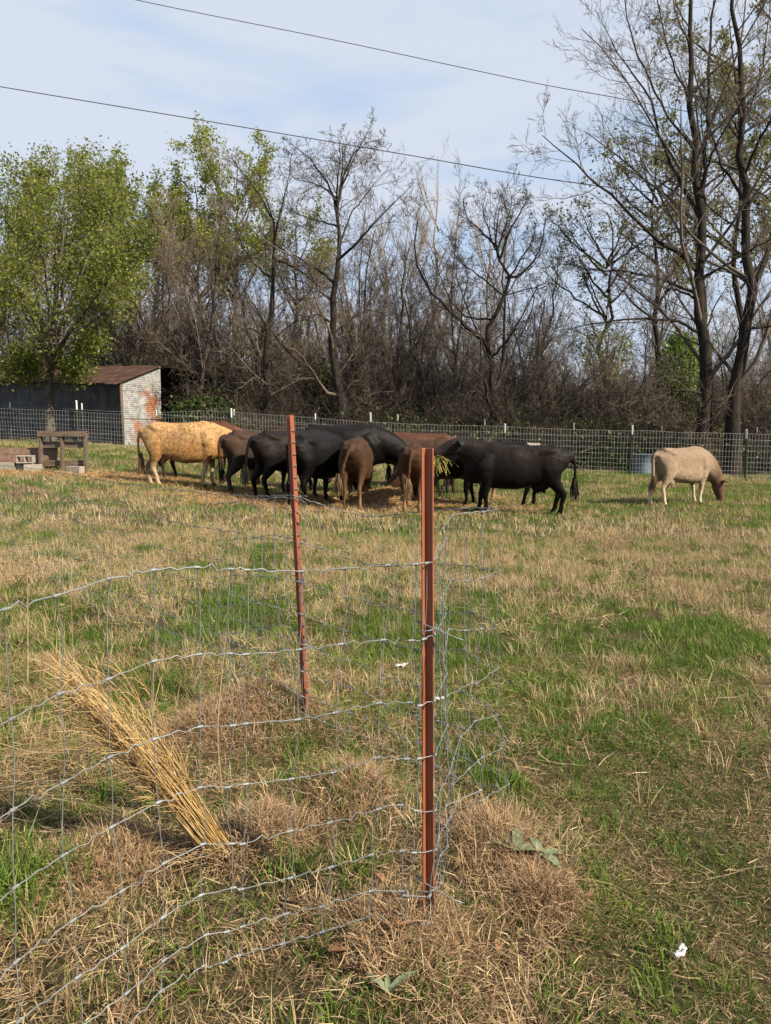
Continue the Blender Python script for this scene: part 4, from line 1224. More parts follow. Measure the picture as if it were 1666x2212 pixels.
def rough_coat(me, curl, seed):
    """muscle and hair relief: small displacement of the surface along its normals"""
    n = len(me.vertices)
    co = np.zeros(n * 3, np.float32); me.vertices.foreach_get('co', co); co = co.reshape(-1, 3).astype(float)
    no = np.zeros(n * 3, np.float32); me.vertices.foreach_get('normal', no); no = no.reshape(-1, 3)
    r = np.random.default_rng(seed)
    d = np.zeros(n)
    for f, a, k in ((9, .0045, 5), (22, .0020, 6), (60, .0008 + .004 * curl, 8)):
        for _ in range(k):
            v = r.normal(0, 1, 3); v *= f / np.linalg.norm(v)
            d += a * np.sin(co @ v + r.uniform(0, 6.28)) * (.6 + .8 * r.uniform())
    body = smooth(.35, .7, co[:, 2])
    z0 = co[:, 2].copy()
    co = co + no * (d * (.25 + .75 * body) * .55)[:, None]
    co[:, 2] = zmap(co[:, 2])
    me.vertices.foreach_set('co', co.astype(np.float32).ravel()); me.update()

def zmap(z):
    """short legs under a deep body"""
    z = np.asarray(z, float)
    return np.where(z < .52, z * (.475 / .52), z - .045)

def cow(label, u, Y, heading, s, mat, pose='feed', steps=(0, 0, 0, 0), tail=(0, 0), udder=False, lenx=1.0, belly=1.0, tuft='tail_hair', voxel=0.024, headside=0.0, eartag=False, ground=None, curl=0.0):
    mb = MB()
    # trunk
    T = [(-.82, 1.11, .07, .07), (-.77, 1.08, .155, .12), (-.68, 1.04, .20, .20), (-.54, .975, .225, .285), (-.38, .925, .225, .325), (-.20, .895, .250, .350), (.0, .880, .278 * belly, .372 * belly), (.20, .878, .275, .378),
         (.40, .895, .240, .380), (.56, .905, .195, .335), (.70, .90, .135, .25), (.79, .90, .08, .14)]
    loft(mb, [(x, 0, z) for x, z, _, _ in T], [w for *_, w, h in T], [h for *_, h in T], s=30, ex=2.8)
    loft(mb, [(-.60, 0, 1.235), (-.3, 0, 1.235), (.1, 0, 1.235), (.36, 0, 1.25), (.52, 0, 1.22)], [.09, .07, .07, .075, .05], [.045, .035, .04, .055, .04])      # spine and withers
    for sg in (-1, 1):
        loft(mb, [(-.64, sg * .10, 1.20), (-.53, sg * .175, 1.165), (-.36, sg * .16, 1.11)], [.05, .052, .045], [.045, .050, .045])       # hook bones
        loft(mb, [(-.84, sg * .085, 1.10), (-.78, sg * .11, 1.09), (-.70, sg * .12, 1.08)], [.03, .04, .035], [.03, .04, .035])          # pin bones
        loft(mb, [(.40, sg * .20, 1.08), (.47, sg * .225, .90), (.50, sg * .20, .74)], [.10, .12, .09], [.05, .06, .05], lateral=(1, 0, 0))   # shoulder
    # neck and head
    nk, hd = POSES[pose]
    nk = [np.array(q, float) for q in nk]; hd = np.array(hd, float); hd[1] += headside; hd /= np.linalg.norm(hd)
    if headside: 
        for i, q in enumerate(nk): q[1] += headside * .25 * i / 3
    loft(mb, nk, [.20, .165, .135, .112], [.32, .25, .19, .15], s=20)
    loft(mb, [(.52, 0, .72), (.70, 0, .70), (.80, 0, .78)], [.08, .075, .04], [.12, .11, .08])        # brisket
    poll = nk[-1] - hd * .03
    hl = .47
    ts = [(-.06, .10, .10), (.02, .125, .13), (.13, .130, .145), (.24, .112, .136), (.35, .090, .105), (.43, .086, .092), (.49, .082, .082)]
    loft(mb, [poll + hd * q for q, _, _ in ts], [w for _, w, _ in ts], [h for _, _, h in ts], s=20, ex=2.2)
    upv = np.cross(hd, (0, 1, 0)); upv = upv if upv[2] > 0 or abs(upv[2]) < .2 else -upv
    if upv @ np.array((1.0, 0, .6)) < 0: upv = -upv
    for sg in (-1, 1):
        e0 = poll + np.array((0, sg * .085, 0)) + upv * .035
        loft(mb, [e0, e0 + np.array((-.01, sg * .09, .0)), e0 + np.array((-.02, sg * .17, -.02)), e0 + np.array((-.02, sg * .22, -.035))], [.034, .068, .060, .022], [.022, .025, .022, .015], lateral=tuple(np.cross(hd, (0, 1, 0)) + hd * .3))
    # legs
    hx = []
    for k, (fx, sg) in enumerate(((.44, 1), (.44, -1))):
        d = steps[k]
        loft(mb, [(fx + .02, sg * .165, .95), (fx + .03, sg * .175, .74), (fx + .01 + d * .3, sg * .165, .58), (fx + .02 + d * .6, sg * .155, .40), (fx + d * .85, sg * .15, .23), (fx + d, sg * .15, .115), (fx + .025 + d, sg * .15, .06), (fx + .045 + d, sg * .15, .012)],
             [.10, .095, .060, .045, .030, .037, .034, .046], [.17, .130, .078, .051, .034, .041, .040, .060], s=14)
    for k, sg in ((2, 1), (3, -1)):
        d = steps[k]; fx = -.60
        loft(mb, [(fx + .03, sg * .125, 1.05), (fx + .06, sg * .150, .86), (fx + .03 + d * .2, sg * .150, .68), (fx - .06 + d * .55, sg * .135, .52), (fx - .115 + d * .75, sg * .125, .425), (fx - .085 + d * .9, sg * .13, .26), (fx - .07 + d, sg * .13, .12), (fx - .04 + d, sg * .13, .06), (fx - .02 + d, sg * .13, .012)],
             [.100, .104, .082, .046, .039, .030, .037, .034, .046], [.20, .200, .138, .070, .058, .037, .042, .040, .060], s=14)
    if udder:
        loft(mb, [(-.50, 0, .66), (-.40, 0, .56), (-.26, 0, .56)], [.10, .13, .08], [.10, .10, .08])
        for a in (-.44, -.34):
            for sg in (-1, 1): loft(mb, [(a, sg * .06, .50), (a, sg * .065, .44), (a, sg * .065, .41)], [.022, .02, .014], [.022, .02, .014])
    tx, ty = tail
    tp = [(-.72, 0, 1.165), (-.825, 0, 1.150), (-.885, ty * .3, 1.03), (-.90 + tx * .4, ty * .7, .82), (-.885 + tx, ty, .62), (-.88 + tx * 1.2, ty * 1.2, .54)]
    loft(mb, tp, [.042, .038, .034, .031, .030, .030], [.034, .038, .034, .031, .030, .030], s=12)
    me = remesh(mb, voxel)
    rough_coat(me, curl, hash_name(label))
    me.materials.append(mat)
    a = math.radians(heading)
    p = P(u, 1000, Y)
    g = gz(p[0], Y) if ground is None else ground
    root = empty('cow', (p[0], Y, g - 0.015), a)
    s = s * 1.035
    root.scale = (s * lenx, s, s)
    tag(root, label, 'cow', 'cattle of the herd')
    body = link('body', me, None, root)
    # tail hair
    r = np.random.default_rng(hash_name(label))
    q0 = np.array(tp[-1])
    n = 60
    st = np.zeros((n, 5, 3))
    sp = r.normal(0, .035, (n, 2))
    for k in range(5):
        f = k / 4
        st[:, k] = q0 + np.array((0, 0, .16)) + np.stack([sp[:, 0] * min(1, .35 + f), sp[:, 1] * min(1, .35 + f), -f * r.uniform(.22, .42, n)], -1)
    st[..., 2] = np.maximum(st[..., 2] - .045, .12)
    mb2 = MB(); mb2.add(*tubes(st, np.linspace(.009, .003, 5)[None].repeat(n, 0), 3)); mb2.build('tail_hair', M[tuft], root)
    # eyes
    for sg in (-1, 1):
        side = np.cross(hd, upv); side /= np.linalg.norm(side)
        c = poll + hd * .14 + upv * .065 + side * sg * .118; c[2] = zmap(c[2])
        e = MB(); loft(e, [c - side * sg * .012, c, c + side * sg * .012], [.012, .02, .012], [.012, .02, .012], lateral=tuple(hd), s=8); e.build('eye', M['eye'], root)
    if eartag:
        e0 = poll + np.array((-.035, .20, -.01)) + upv * .02; e0[2] = zmap(e0[2])
        MB().box(e0, (.012, .055, .07)).build('ear_tag', M['tag_green'], root, False)
    mz = poll + hd * .46; mz[2] = zmap(mz[2])
    return root, mz

def build_herd():
    cow('golden curly coated cow feeding beside the wooden pallet', 402, 16.5, 2, 1.12, M['coat_gold'], 'graze', (.02, -.10, -.06, .16), (0.02, -.02), tuft='tail_hair_tan', belly=1.04, curl=.08, voxel=.022)
    cow('red brown cow standing behind the golden curly cow', 432, 18.2, -4, 1.13, M['coat_red'], 'feed', (0, .1, .1, -.05))
    cow('dark brown cow seen from behind, right of the golden cow', 572, 16.1, 32, 1.10, M['coat_dark_brown'], 'feed', (0, .05, .04, -.08), (0, -.02))
    cow('black cow with curved tail next to the dark brown cow, left of the red post', 640, 15.4, 33, 1.14, M['coat_black_brown'], 'feed', (0, .06, -.05, .06), (-.04, .05))
    cow('tallest black cow at the back of the herd, head turned down right', 742, 17.5, 3, 1.29, M['coat_black'], 'feed', (.03, -.05, .1, -.04))
    cow('black cow between the left red post and the front brown cow', 690, 14.75, 62, 1.10, M['coat_black'], 'feed', (0, .05, -.05, .06), (.02, -.03))
    cow('brown cow seen from behind with swung tail, left of the near post', 769, 14.45, 87, 1.07, M['coat_taupe'], 'feed', (0, .05, .05, -.05), (-.02, .17), tuft='tail_hair_tan')
    cow('brown cow seen from behind, half hidden by the near red post', 893, 14.3, 86, 1.02, M['coat_taupe_b'], 'feed', (0, .05, -.06, .05), (0, .06), tuft='tail_hair_tan')
    cow('red backed cow farthest back, above the near post', 905, 19.3, 180, 1.14, M['coat_red'], 'feed', (0, .1, .1, -.05))
    cow('chestnut brown cow behind the front brown cows', 926, 18.1, 2, 1.07, M['coat_chestnut'], 'feed', (0, .1, .1, -.05))
    cow('brown cow with tan legs behind the black cow holding hay', 985, 16.4, 176, 1.05, M['coat_tan_leg'], 'feed', (.06, -.12, .12, -.1), tuft='tail_hair_tan')
    cow('black cow hidden behind the black cow holding hay', 1065, 15.2, 172, 1.06, M['coat_black'], 'feed', (.05, -.08, .1, -.1))
    big, mz = cow('black cow facing left with a wad of hay in its mouth', 1116, 13.7, 169, 1.02, M['coat_black_brown'], 'raised', (.03, .16, -.03, .06), (-.02, -.05), True, 1.10, 1.03, eartag=True)
    cow('pale tan cow grazing alone on the right', 1474, 15.5, 27, 0.95, M['coat_pale'], 'graze', (.16, -.02, -.12, .03), (.0, -.04), True, .97, tuft='tail_hair_tan', belly=.97)
    # wad of hay in the mouth of the front black cow
    bpy.context.view_layer.update()
    c = np.array(big.matrix_world @ Vector(mz))
    r = np.random.default_rng(3)
    root = empty('hay_wad', c); tag(root, 'wad of yellow green hay hanging from the mouth of the black cow', 'hay')
    n = 90; st = np.zeros((n, 6, 3))
    d = r.normal(0, 1, (n, 3)) * (.12, .12, .05) + (0, 0, -.02); L = r.uniform(.10, .34, n)
    for k in range(6):
        f = k / 5
        st[:, k] = r.normal(0, .012, (n, 3)) + d * f * 1.1 + np.stack([0 * L, 0 * L, -L * f * f], -1)
    V, F = tubes(st, np.full((n, 6), .0055), 3)
    me = np_mesh('strands', V, [F], True); at = me.attributes.new('bc', 'FLOAT', 'POINT'); at.data.foreach_set('value', np.repeat(r.uniform(0, 1, n), 18).astype(np.float32))
    link('strands', me, M['green_hay'], root)
build_herd()

def build_hay_heap():
    r = np.random.default_rng(8)
    c = (0.05, 16.0); g = gz(*c)
    root = empty('hay_heap', (c[0], c[1], g)); tag(root, 'low heap of hay in the middle of the feeding cattle', 'hay')
    nr, na = 9, 28
    V = [(0, 0, .32)]; F3 = []; F4 = []
    for i in range(1, nr):
        for j in range(na):
            a = 2 * math.pi * j / na; q = i / (nr - 1) * 1.25
            V.append((q * math.cos(a) * 1.25, q * .85 * math.sin(a), max(-.1, .32 * math.exp(-(q / .75) ** 2) - .06 + r.normal(0, .025))))
    for j in range(na):
        F3.append((0, 1 + j, 1 + (j + 1) % na))
        for i in range(nr - 2):
            b = 1 + i * na; F4.append((b + j, b + na + j, b + na + (j + 1) % na, b + (j + 1) % na))
    mb = MB(); mb.add(V, F4, F3)
    t = mat_simple('hay_mass', (0.14, 0.08, 0.035), (0.40, 0.26, 0.12), 40, 0.95, 0, 1.0, 0.1)
    o = mb.build('heap', t, root)
    n = 1800; a = r.uniform(0, 6.28, n); q = r.uniform(0, 1.2, n)
    p = np.stack([q * np.cos(a) * 1.25, q * .85 * np.sin(a), .32 * np.exp(-(q / .75) ** 2) - .03], -1)
    d = r.normal(0, 1, (n, 3)) * (1, 1, .35); d /= np.linalg.norm(d, axis=1, keepdims=True)
    st = np.stack([p - d * .1, p + r.normal(0, .02, (n, 3)), p + d * .1], 1)
    V, F = tubes(st, np.full((n, 3), .005), 3)
    me = np_mesh('strands', V, [F]); at = me.attributes.new('bc', 'FLOAT', 'POINT'); at.data.foreach_set('value', np.repeat(r.uniform(0, 1, n), 9).astype(np.float32))
    s = link('strands', me, M['hay'], root); kind(s, 'stuff')
build_hay_heap()

# ------------------------------------------------------------------ pallet, blocks and boards at the left
def build_pallet():
    Y = 18.2
    g = G(137, 1015, Y)
    root = empty('wooden_pallet', g, math.radians(-6)); tag(root, 'weathered wooden pallet standing on edge left of the golden cow', 'pallet')
    root.rotation_euler = (math.radians(-3), 0, math.radians(-6))
    w, h = 1.22, 0.98
    r = np.random.default_rng(4)
    for x in (-w / 2 + .03, -.02, w / 2 - .03):
        MB().box((x, 0, h / 2 - .03), (.055, .11, h + .04)).build('stringer', M['old_wood'], root, False)
    for k, z in enumerate((.16, .62)):
        MB().box((0, .068, z + .06), (w, .02, .15)).build('slat', M['old_wood_h'], root, False)
    MB().box((0, -.068, h - .055), (w + .02, .02, .11)).build('slat', M['old_wood_h'], root, False)
    MB().box((0, .068, h - .055), (w + .01, .02, .11)).build('slat', M['old_wood_h'], root, False)
    MB().box((0, 0, h + .012), (w + .04, .15, .02)).build('top_board', M['old_wood_h'], root, False)

def cinder_block(loc, rz, label, upright=False, tip=0.0):
    """two core block with real cores, one mesh"""
    a, b, c, th = .39, .19, .19, .032
    mb = MB()
    for y in (-c / 2 + th / 2, c / 2 - th / 2): mb.box((0, y, b / 2), (a, th, b))
    for x in (-a / 2 + th / 2, 0, a / 2 - th / 2): mb.box((x, 0, b / 2), (th, c - 2 * th, b - .004))
    root = link('cinder_block', mb.mesh('cinder_block', False), M['concrete'])
    root.location = loc; root.rotation_euler = (math.pi / 2 if tip else 0, 0, rz)
    tag(root, label, 'cinder block', 'cinder blocks by the pallet')
    bv = root.modifiers.new('bevel', 'BEVEL'); bv.width = .006; bv.segments = 1
    return root

def build_blocks():
    def at(u, Y, dz=0, **k):
        g = G(u, 1015, Y); return (g[0], g[1], g[2] + dz)
    cinder_block(at(17, 17.75), .02, 'cinder block at the left edge of the row beside the pallet')
    cinder_block(at(52, 17.9), -.05, 'cinder block in shade, second in the row beside the pallet')
    cinder_block(at(72, 17.6), .35, 'pale cinder block on the ground at the foot of the pallet')
    cinder_block(np.array(at(56, 17.75, .19)) + (0, .09, 0.1), .12, 'cinder block lying on its side on top of the row', tip=1.0)
    cinder_block(at(163, 17.85), -.3, 'cinder block half under the right end of the pallet')
    # flat brown board standing behind the blocks
    g = G(38, 1010, 18.35)
    root = empty('board_panel', g, math.radians(4)); root.rotation_euler = (math.radians(-14), 0, math.radians(4))
    tag(root, 'brown plank panel leaning behind the cinder blocks', 'board')
    for k in range(3): MB().box((0, .004 * (k % 2), .085 + k * .17), (1.9, .025, .165)).build('plank', M['red_board'], root, False)
    for x in (-.7, .7): MB().box((x, .035, .25), (.07, .035, .5)).build('batten', M['old_wood'], root, False)
    # board lying behind the pallet gap
    # pieces beyond the far fence
    g = G(1388, 1005, 25.6)
    root = empty('plastic_tub', g); tag(root, 'blue grey plastic tub behind the fence, left of the pale cow', 'tub')
    mt = mat_simple('blue_plastic', (0.10, 0.145, 0.20), (0.17, 0.22, 0.28), 6, 0.45, 0, 0, 0.4)
    nn = 24; V = []; F = []
    prof = [(.28, 0), (.31, .35), (.34, .66), (.36, .67), (.36, .70), (.325, .70), (.29, .34), (.265, .03)]
    for rr, z in prof: V += [(rr * math.cos(2 * math.pi * j / nn), rr * math.sin(2 * math.pi * j / nn), z) for j in range(nn)]
    for i in range(len(prof) - 1): F += [(i * nn + j, i * nn + (j + 1) % nn, (i + 1) * nn + (j + 1) % nn, (i + 1) * nn + j) for j in range(nn)]
    mb = MB(); mb.add(V, F); mb.add([(0, 0, .03)] + V[-nn:], None, [(0, 1 + j, 1 + (j + 1) % nn) for j in range(nn)]); mb.build('shell', mt, root)
    mb = MB(); mb.add(*tubes(np.array([[(.36 * math.cos(2 * math.pi * j / 24), .36 * math.sin(2 * math.pi * j / 24), .69) for j in range(25)]]), np.full((1, 25), .014), 6)); mb.build('rim', mt, root)
    # pale board wired to the far fence
    Yb = 24.3; c = P(1150, 962, Yb)
    mb = MB(); mb.box((0, 0, 0), (.52, .025, .15), euler(0, .03, 0)); 
    o = mb.build('pale_board', mat_simple('pale_board', (.42, .38, .33), (.62, .58, .52), 18, .9, 0, .4), None, False)
    o.location = c; tag(o, 'small pale board hanging on the far fence behind the black cow', 'board')
    bv = o.modifiers.new('bevel', 'BEVEL'); bv.width = .008
    # fallen branches beyond the fence
    for u0, v0, u1, v1, Y, rad, lab in [(1254, 978, 1292, 968, 25.4, .022, 'grey broken branch lying behind the fence, left of the plastic tub'), (1238, 1000, 1270, 1035, 23.8, .016, 'thin dead stick leaning at the fence behind the black cow tail')]:
        a, b = P(u0, v0, Y), P(u1, v1, Y + .3)
        if v0 > 990: b[2] = gz(b[0], b[1])
        m = (a + b) / 2 + (0, .05, .04)
        o = empty('fallen_branch', a); tag(o, lab, 'branch')
        pp = catmull([a - a, m - a, b - a], 8)
        MB().tube(pp, np.linspace(rad, rad * .4, 8), 6).build('stem', M['bark'], o)
        MB().tube(catmull([pp[4], pp[4] + (.1, .1, .15), pp[4] + (.25, .12, .22)], 5), np.linspace(rad * .5, rad * .2, 5), 5).build('side_twig', M['bark'], o)
build_pallet(); build_blocks()

# ------------------------------------------------------------------ power lines
def build_lines():
    mt = mat_simple('cable', (0.10, 0.10, 0.11), (0.16, 0.16, 0.17), 10, 0.6, 0.3, 0, 0.3)
    for pts, lab, rad in [([(-200, -110), (295, 0), (720, 86), (1140, 176), (1337, 212), (1666, 275), (2100, 345)], 'upper overhead power line crossing the sky', .015), ([(-300, 134), (0, 187), (450, 262), (860, 331), (1160, 383), (1400, 415), (1666, 452), (2100, 505)], 'lower overhead power line crossing above the treetops', .019)]:
        w = [P(u, v, 30.0 - (u - 833) * .0012) for u, v in pts]
        o = MB().tube(catmull(w, 60), rad, 6).build('power_line', mt)
        tag(o, lab, 'power line')
build_lines()

# ------------------------------------------------------------------ near posts
t = NT('red_post_paint')
c = t.coord('Object')
base = t.ramp(t.noise(9, 5, 0.6, t.coord('Object', (1, 1, .25))), [(0.3, (0.165, 0.046, 0.022)), (0.7, (0.27, 0.082, 0.038))])
chip = t.ramp(t.noise(60, 4, 0.7, c), [(0.62, (0, 0, 0)), (0.70, (1, 1, 1))])
sx = t.n('ShaderNodeSeparateXYZ'); t.l(c, sx.inputs[0])
col = t.mix(t.math('MULTIPLY', chip, 0.75), base, (0.075, 0.042, 0.032))
mud = t.ramp(t.math('ADD', sx.outputs['Z'], t.math('MULTIPLY', t.noise(35, 4, .7, c), .16)), [(0.10, (1, 1, 1)), (0.20, (0, 0, 0))])
col = t.mix(t.math('MULTIPLY', mud, 0.7), col, (0.10, 0.072, 0.05))
fade = t.ramp(t.noise(4, 4, .65, c), [(0.45, (0, 0, 0)), (0.75, (1, 1, 1))])
col = t.mix(t.math('MULTIPLY', fade, 0.45), col, (0.26, 0.115, 0.072))
t.principled(col, 0.55, 0, t.bump(t.noise(120, 3, 0.6, c), 0.25, 0.002), 0.35)
M['red_post'] = t.m

def build_t_post(label, base, top, web_angle):
    """painted T post; web_angle turns the web away from -y (towards the viewer)"""
    base, top = np.asarray(base, float), np.asarray(top, float)
    h = top[2] - base[2]
    root = empty('metal_post', base, web_angle); tag(root, label, 'post')
    ln = rotz(-web_angle) @ np.array((top[0] - base[0], top[1] - base[1], 0))
    f0 = -.12 / h
    lean0 = ln[:2]
    pr = t_profile(.035, .0045, .025, .006)
    V, F = extrude_profile(pr + lean0 * f0, -.12, h, lean0 * (1 - f0))
    o = MB().add(V, F).build('post', M['red_post'], root, False)
    bv = o.modifiers.new('bevel', 'BEVEL'); bv.width = .0012; bv.segments = 2
    me = None
    z = .06
    while z < h - .02:
        if me is None:
            mb = MB(); V = []
            for q, yy in ((1.0, 0), (.8, .006), (.45, .009)): V += [(-.011 * q, yy, -.007 * q), (.011 * q, yy, -.007 * q), (.011 * q, yy, .007 * q), (-.011 * q, yy, .007 * q)]
            F = [(i * 4 + j, i * 4 + (j + 1) % 4, i * 4 + 4 + (j + 1) % 4, i * 4 + 4 + j) for i in range(2) for j in range(4)] + [(8, 9, 10, 11)]
            me = mb.add(V, F).mesh('stud'); me.materials.append(M['red_post'])
        st = link('stud', me, None, root); st.location = (lean0[0] * z / h, .0042 + lean0[1] * z / h, z)
        z += .055
    return root

p1b = hit(924, 1985); P1Y = p1b[1]
p1t = P(921, 968, P1Y)
post1 = build_t_post('near red metal post in front of the feeding cattle', p1b, p1t, math.radians(45))
p2b = hit(664, 1545); P2Y = p2b[1]
p2t = P(629, 897, P2Y + .02)
post2 = build_t_post('leaning red metal post farther left, beyond the near post', p2b, p2t, math.radians(-113))

# ------------------------------------------------------------------ near woven wire
ROWS = np.array([0, .203, .381, .533, .673, .80, .914, 1.0]); ROWS /= ROWS[-1]
def woven(name, label, ctrl, stay_u, crumple, seed, stay_step=0.15, rad=(.0015, .0012)):
    """woven wire run: ctrl = (u, v, Y) of the top wire; stays at given parameter values or every stay_step"""
    r = np.random.default_rng(seed)
    top = catmull([P(*c) for c in ctrl], 240)
    seg = np.r_[0, np.cumsum(np.linalg.norm(np.diff(top, axis=0), axis=1))]
    if stay_u is None:
        sv = np.arange(.03, seg[-1], stay_step); sv = sv + r.normal(0, .012, len(sv))
    else: sv = np.asarray(stay_u(top, seg))
    n = len(sv); nr = len(ROWS)
    node = np.zeros((nr, n, 3))
    tp = np.stack([np.interp(sv, seg, top[:, k]) for k in range(3)], -1)
    gnd = ground_z(tp[:, 0], tp[:, 1]) + .035
    tan = np.stack([np.interp(sv + .02, seg, top[:, k]) - np.interp(sv - .02, seg, top[:, k]) for k in range(3)], -1); tan[:, 2] = 0
    tan /= np.linalg.norm(tan, axis=1, keepdims=True) + 1e-9
    nor = np.stack([tan[:, 1], -tan[:, 0], 0 * tan[:, 0]], -1)
    cr = crumple(sv / seg[-1])
    lean = np.cumsum(r.normal(0, .010, n)); lean -= np.linspace(0, lean[-1], n)
    for i, f in enumerate(ROWS):
        node[i] = tp; node[i, :, 2] = tp[:, 2] + (gnd - tp[:, 2]) * f
        amp = (cr * (.25 + .75 * f))[:, None]
        node[i] += tan * (r.normal(0, .012, (n, 1)) * amp * 1.2 + (lean * f)[:, None])
        node[i] += nor * ((vnoise(sv * 3.0, sv * 0 + i * .45, seed) - .5)[:, None] * .10 * amp + r.normal(0, .006, (n, 1)) * amp)
        node[i, :, 2] += r.normal(0, .006, n) * cr * (f > 0)
    org = np.array((tp[0, 0], tp[0, 1], gnd[0] - .035))
    root = empty(name, org); tag(root, label, 'fence')
    for i in range(nr):
        pts = []
        for k in range(n):
            pts.append(node[i, k])
            if k < n - 1:
                a, b = node[i, k], node[i, k + 1]; d = b - a
                kz = r.uniform(.3, .6); kk = r.normal(.007, .003) * r.choice((1, 1, -1))
                pts.append(a + d * (kz - .17) + (0, 0, kk * .1)); pts.append(a + d * (kz - .05) + (0, 0, kk)); pts.append(a + d * (kz + .07) + (0, 0, -kk * .8)); pts.append(a + d * (kz + .2) + (0, 0, kk * .1))
        q = np.array(pts) - org
        m = len(q)
        MB().tube(catmull(q, m), rad[0] * (1.22 if i in (0, nr - 1) else 1.0), 6).build('line_wire', M['galv_wire'], root)
    for k in range(n):
        mb = MB(); q = []
        for i in range(nr):
            q.append(node[i, k])
            if i < nr - 1:
                dd = node[i + 1, k] - node[i, k]
                q.append(node[i, k] + dd * .5 + tan[k] * r.normal(0, .005) + nor[k] * r.normal(0, .004))
        q = np.array(q) - org
        mb.tube(catmull(q, 24), rad[1], 4)
        for i in range(nr):          # the stay wraps round each line wire
            t0 = node[i, min(k + 1, n - 1)] - node[i, max(k - 1, 0)]; t0 /= np.linalg.norm(t0) + 1e-9
            c_ = node[i, k] - org
            mb.tube([c_ - t0 * .009, c_ - t0 * .004, c_ + t0 * .004, c_ + t0 * .009], [.0032, .0046, .0042, .0032], 6)
        mb.build('stay_wire', M['galv_wire'], root)
    return root, node

fy1 = P1Y - .045
ctrl1 = [(-330, 1430, fy1 - .95), (-160, 1365, fy1 - .75), (0, 1318, fy1 - .56), (110, 1290, fy1 - .44), (230, 1252, fy1 - .32), (325, 1232, fy1 - .22), (420, 1225, fy1 - .14), (500, 1229, fy1 - .11), (640, 1234, fy1 - .05), (740, 1228, fy1 - .03), (840, 1221, fy1 - .01), (928, 1216, fy1),
         (946, 1197, fy1 + .10), (966, 1163, fy1 + .26), (950, 1122, fy1 + .42), (1000, 1108, fy1 + .58), (1064, 1101, fy1 + .74), (1040, 1098, fy1 + .86), (960, 1101, fy1 + 1.0), (880, 1108, fy1 + 1.12), (790, 1116, P2Y - .16), (710, 1095, P2Y - .08), (640, 1073, P2Y - .05), (560, 1079, P2Y + .03), (450, 1090, P2Y + .14)]
def stays1(top, seg):
    us = CU + top[:, 0] / top[:, 1] * FPX * math.cos(PITCH)      # only used to set the uneven spacing of the first stays
    i1 = int(np.argmax(us[:150] > 926))
    first = [seg[int(np.argmin(np.abs(us[:i1] - q)))] for q in (-250, -120, 5, 110, 230, 325, 420, 500, 530, 645, 742, 842, 905, 926)]
    rest = np.arange(seg[i1] + .035, seg[-1], .115)
    return np.r_[first, rest + np.random.default_rng(2).normal(0, .014, len(rest))]
cr1 = lambda f: 0.55 + 1.5 * smooth(.42, .50, f) * (1 - smooth(.62, .72, f)) + .5 * smooth(.85, .95, f)
woven('woven_wire_fence', 'near woven wire fence bent round the near red post', ctrl1, stays1, cr1, 41)
ctrl2 = [(668, 1076, P2Y - .02), (640, 1070, P2Y + .05), (540, 1072, P2Y + .5), (450, 1066, P2Y + .95), (350, 1054, P2Y + 1.4), (260, 1043, P2Y + 1.95), (150, 1025, P2Y + 2.9), (86, 1014, P2Y + 3.7), (-30, 1001, P2Y + 5.0), (-160, 990, P2Y + 6.4)]
woven('woven_wire_fence', 'second woven wire run going left and away from the leaning red post', ctrl2, None, lambda f: .9 + 0 * f, 43, .152, (.0019, .0014))

def build_ties():
    # twisted wire ties round the near post
    for post, b_, t_, vs in ((post1, p1b, p1t, (1352, 1908)), (post2, p2b, p2t, (1072, 1250, 1387))):
        mw = post.matrix_world
        bpy.context.view_layer.update()
        for v in vs:
            z = P(921 if post is post1 else 645, v, b_[1])[2]
            f = (z - b_[2]) / (t_[2] - b_[2]); c = b_ + (t_ - b_) * f; c[2] = z
            a = np.linspace(-2.6, 2.9, 16)
            pts = [c + np.array((.026 * math.cos(q), .026 * math.sin(q) - .004, .004 * q)) for q in a]
            end = pts[-1]
            s1 = 1 if post is post1 else .5
            pts = [c + np.array((.10 * s1, -.05, -.028)), c + np.array((.06 * s1, -.045, -.014))] + [p for p in reversed(pts)] if True else pts
            inv = np.array(post.matrix_world.inverted())
            pl = np.array([(inv @ np.append(p, 1))[:3] for p in pts])
            MB().tube(catmull(pl, 48), .0019, 6).build('wire_tie', M['galv_wire'], post)
bpy.context.view_layer.update()
build_ties()

# ------------------------------------------------------------------ foreground plants
def strands_obj(name, st, rad, mat, parent, r, s=3):
    n, m, _ = st.shape
    R = np.broadcast_to(np.asarray(rad), (n, m)) if np.ndim(rad) < 2 else rad
    V, F = tubes(st, np.array(R), s)
    me = np_mesh(name, V, [F]); at = me.attributes.new('bc', 'FLOAT', 'POINT')
    at.data.foreach_set('value', np.repeat(r.uniform(0, 1, n), m * s).astype(np.float32))
    return link(name, me, mat, parent)

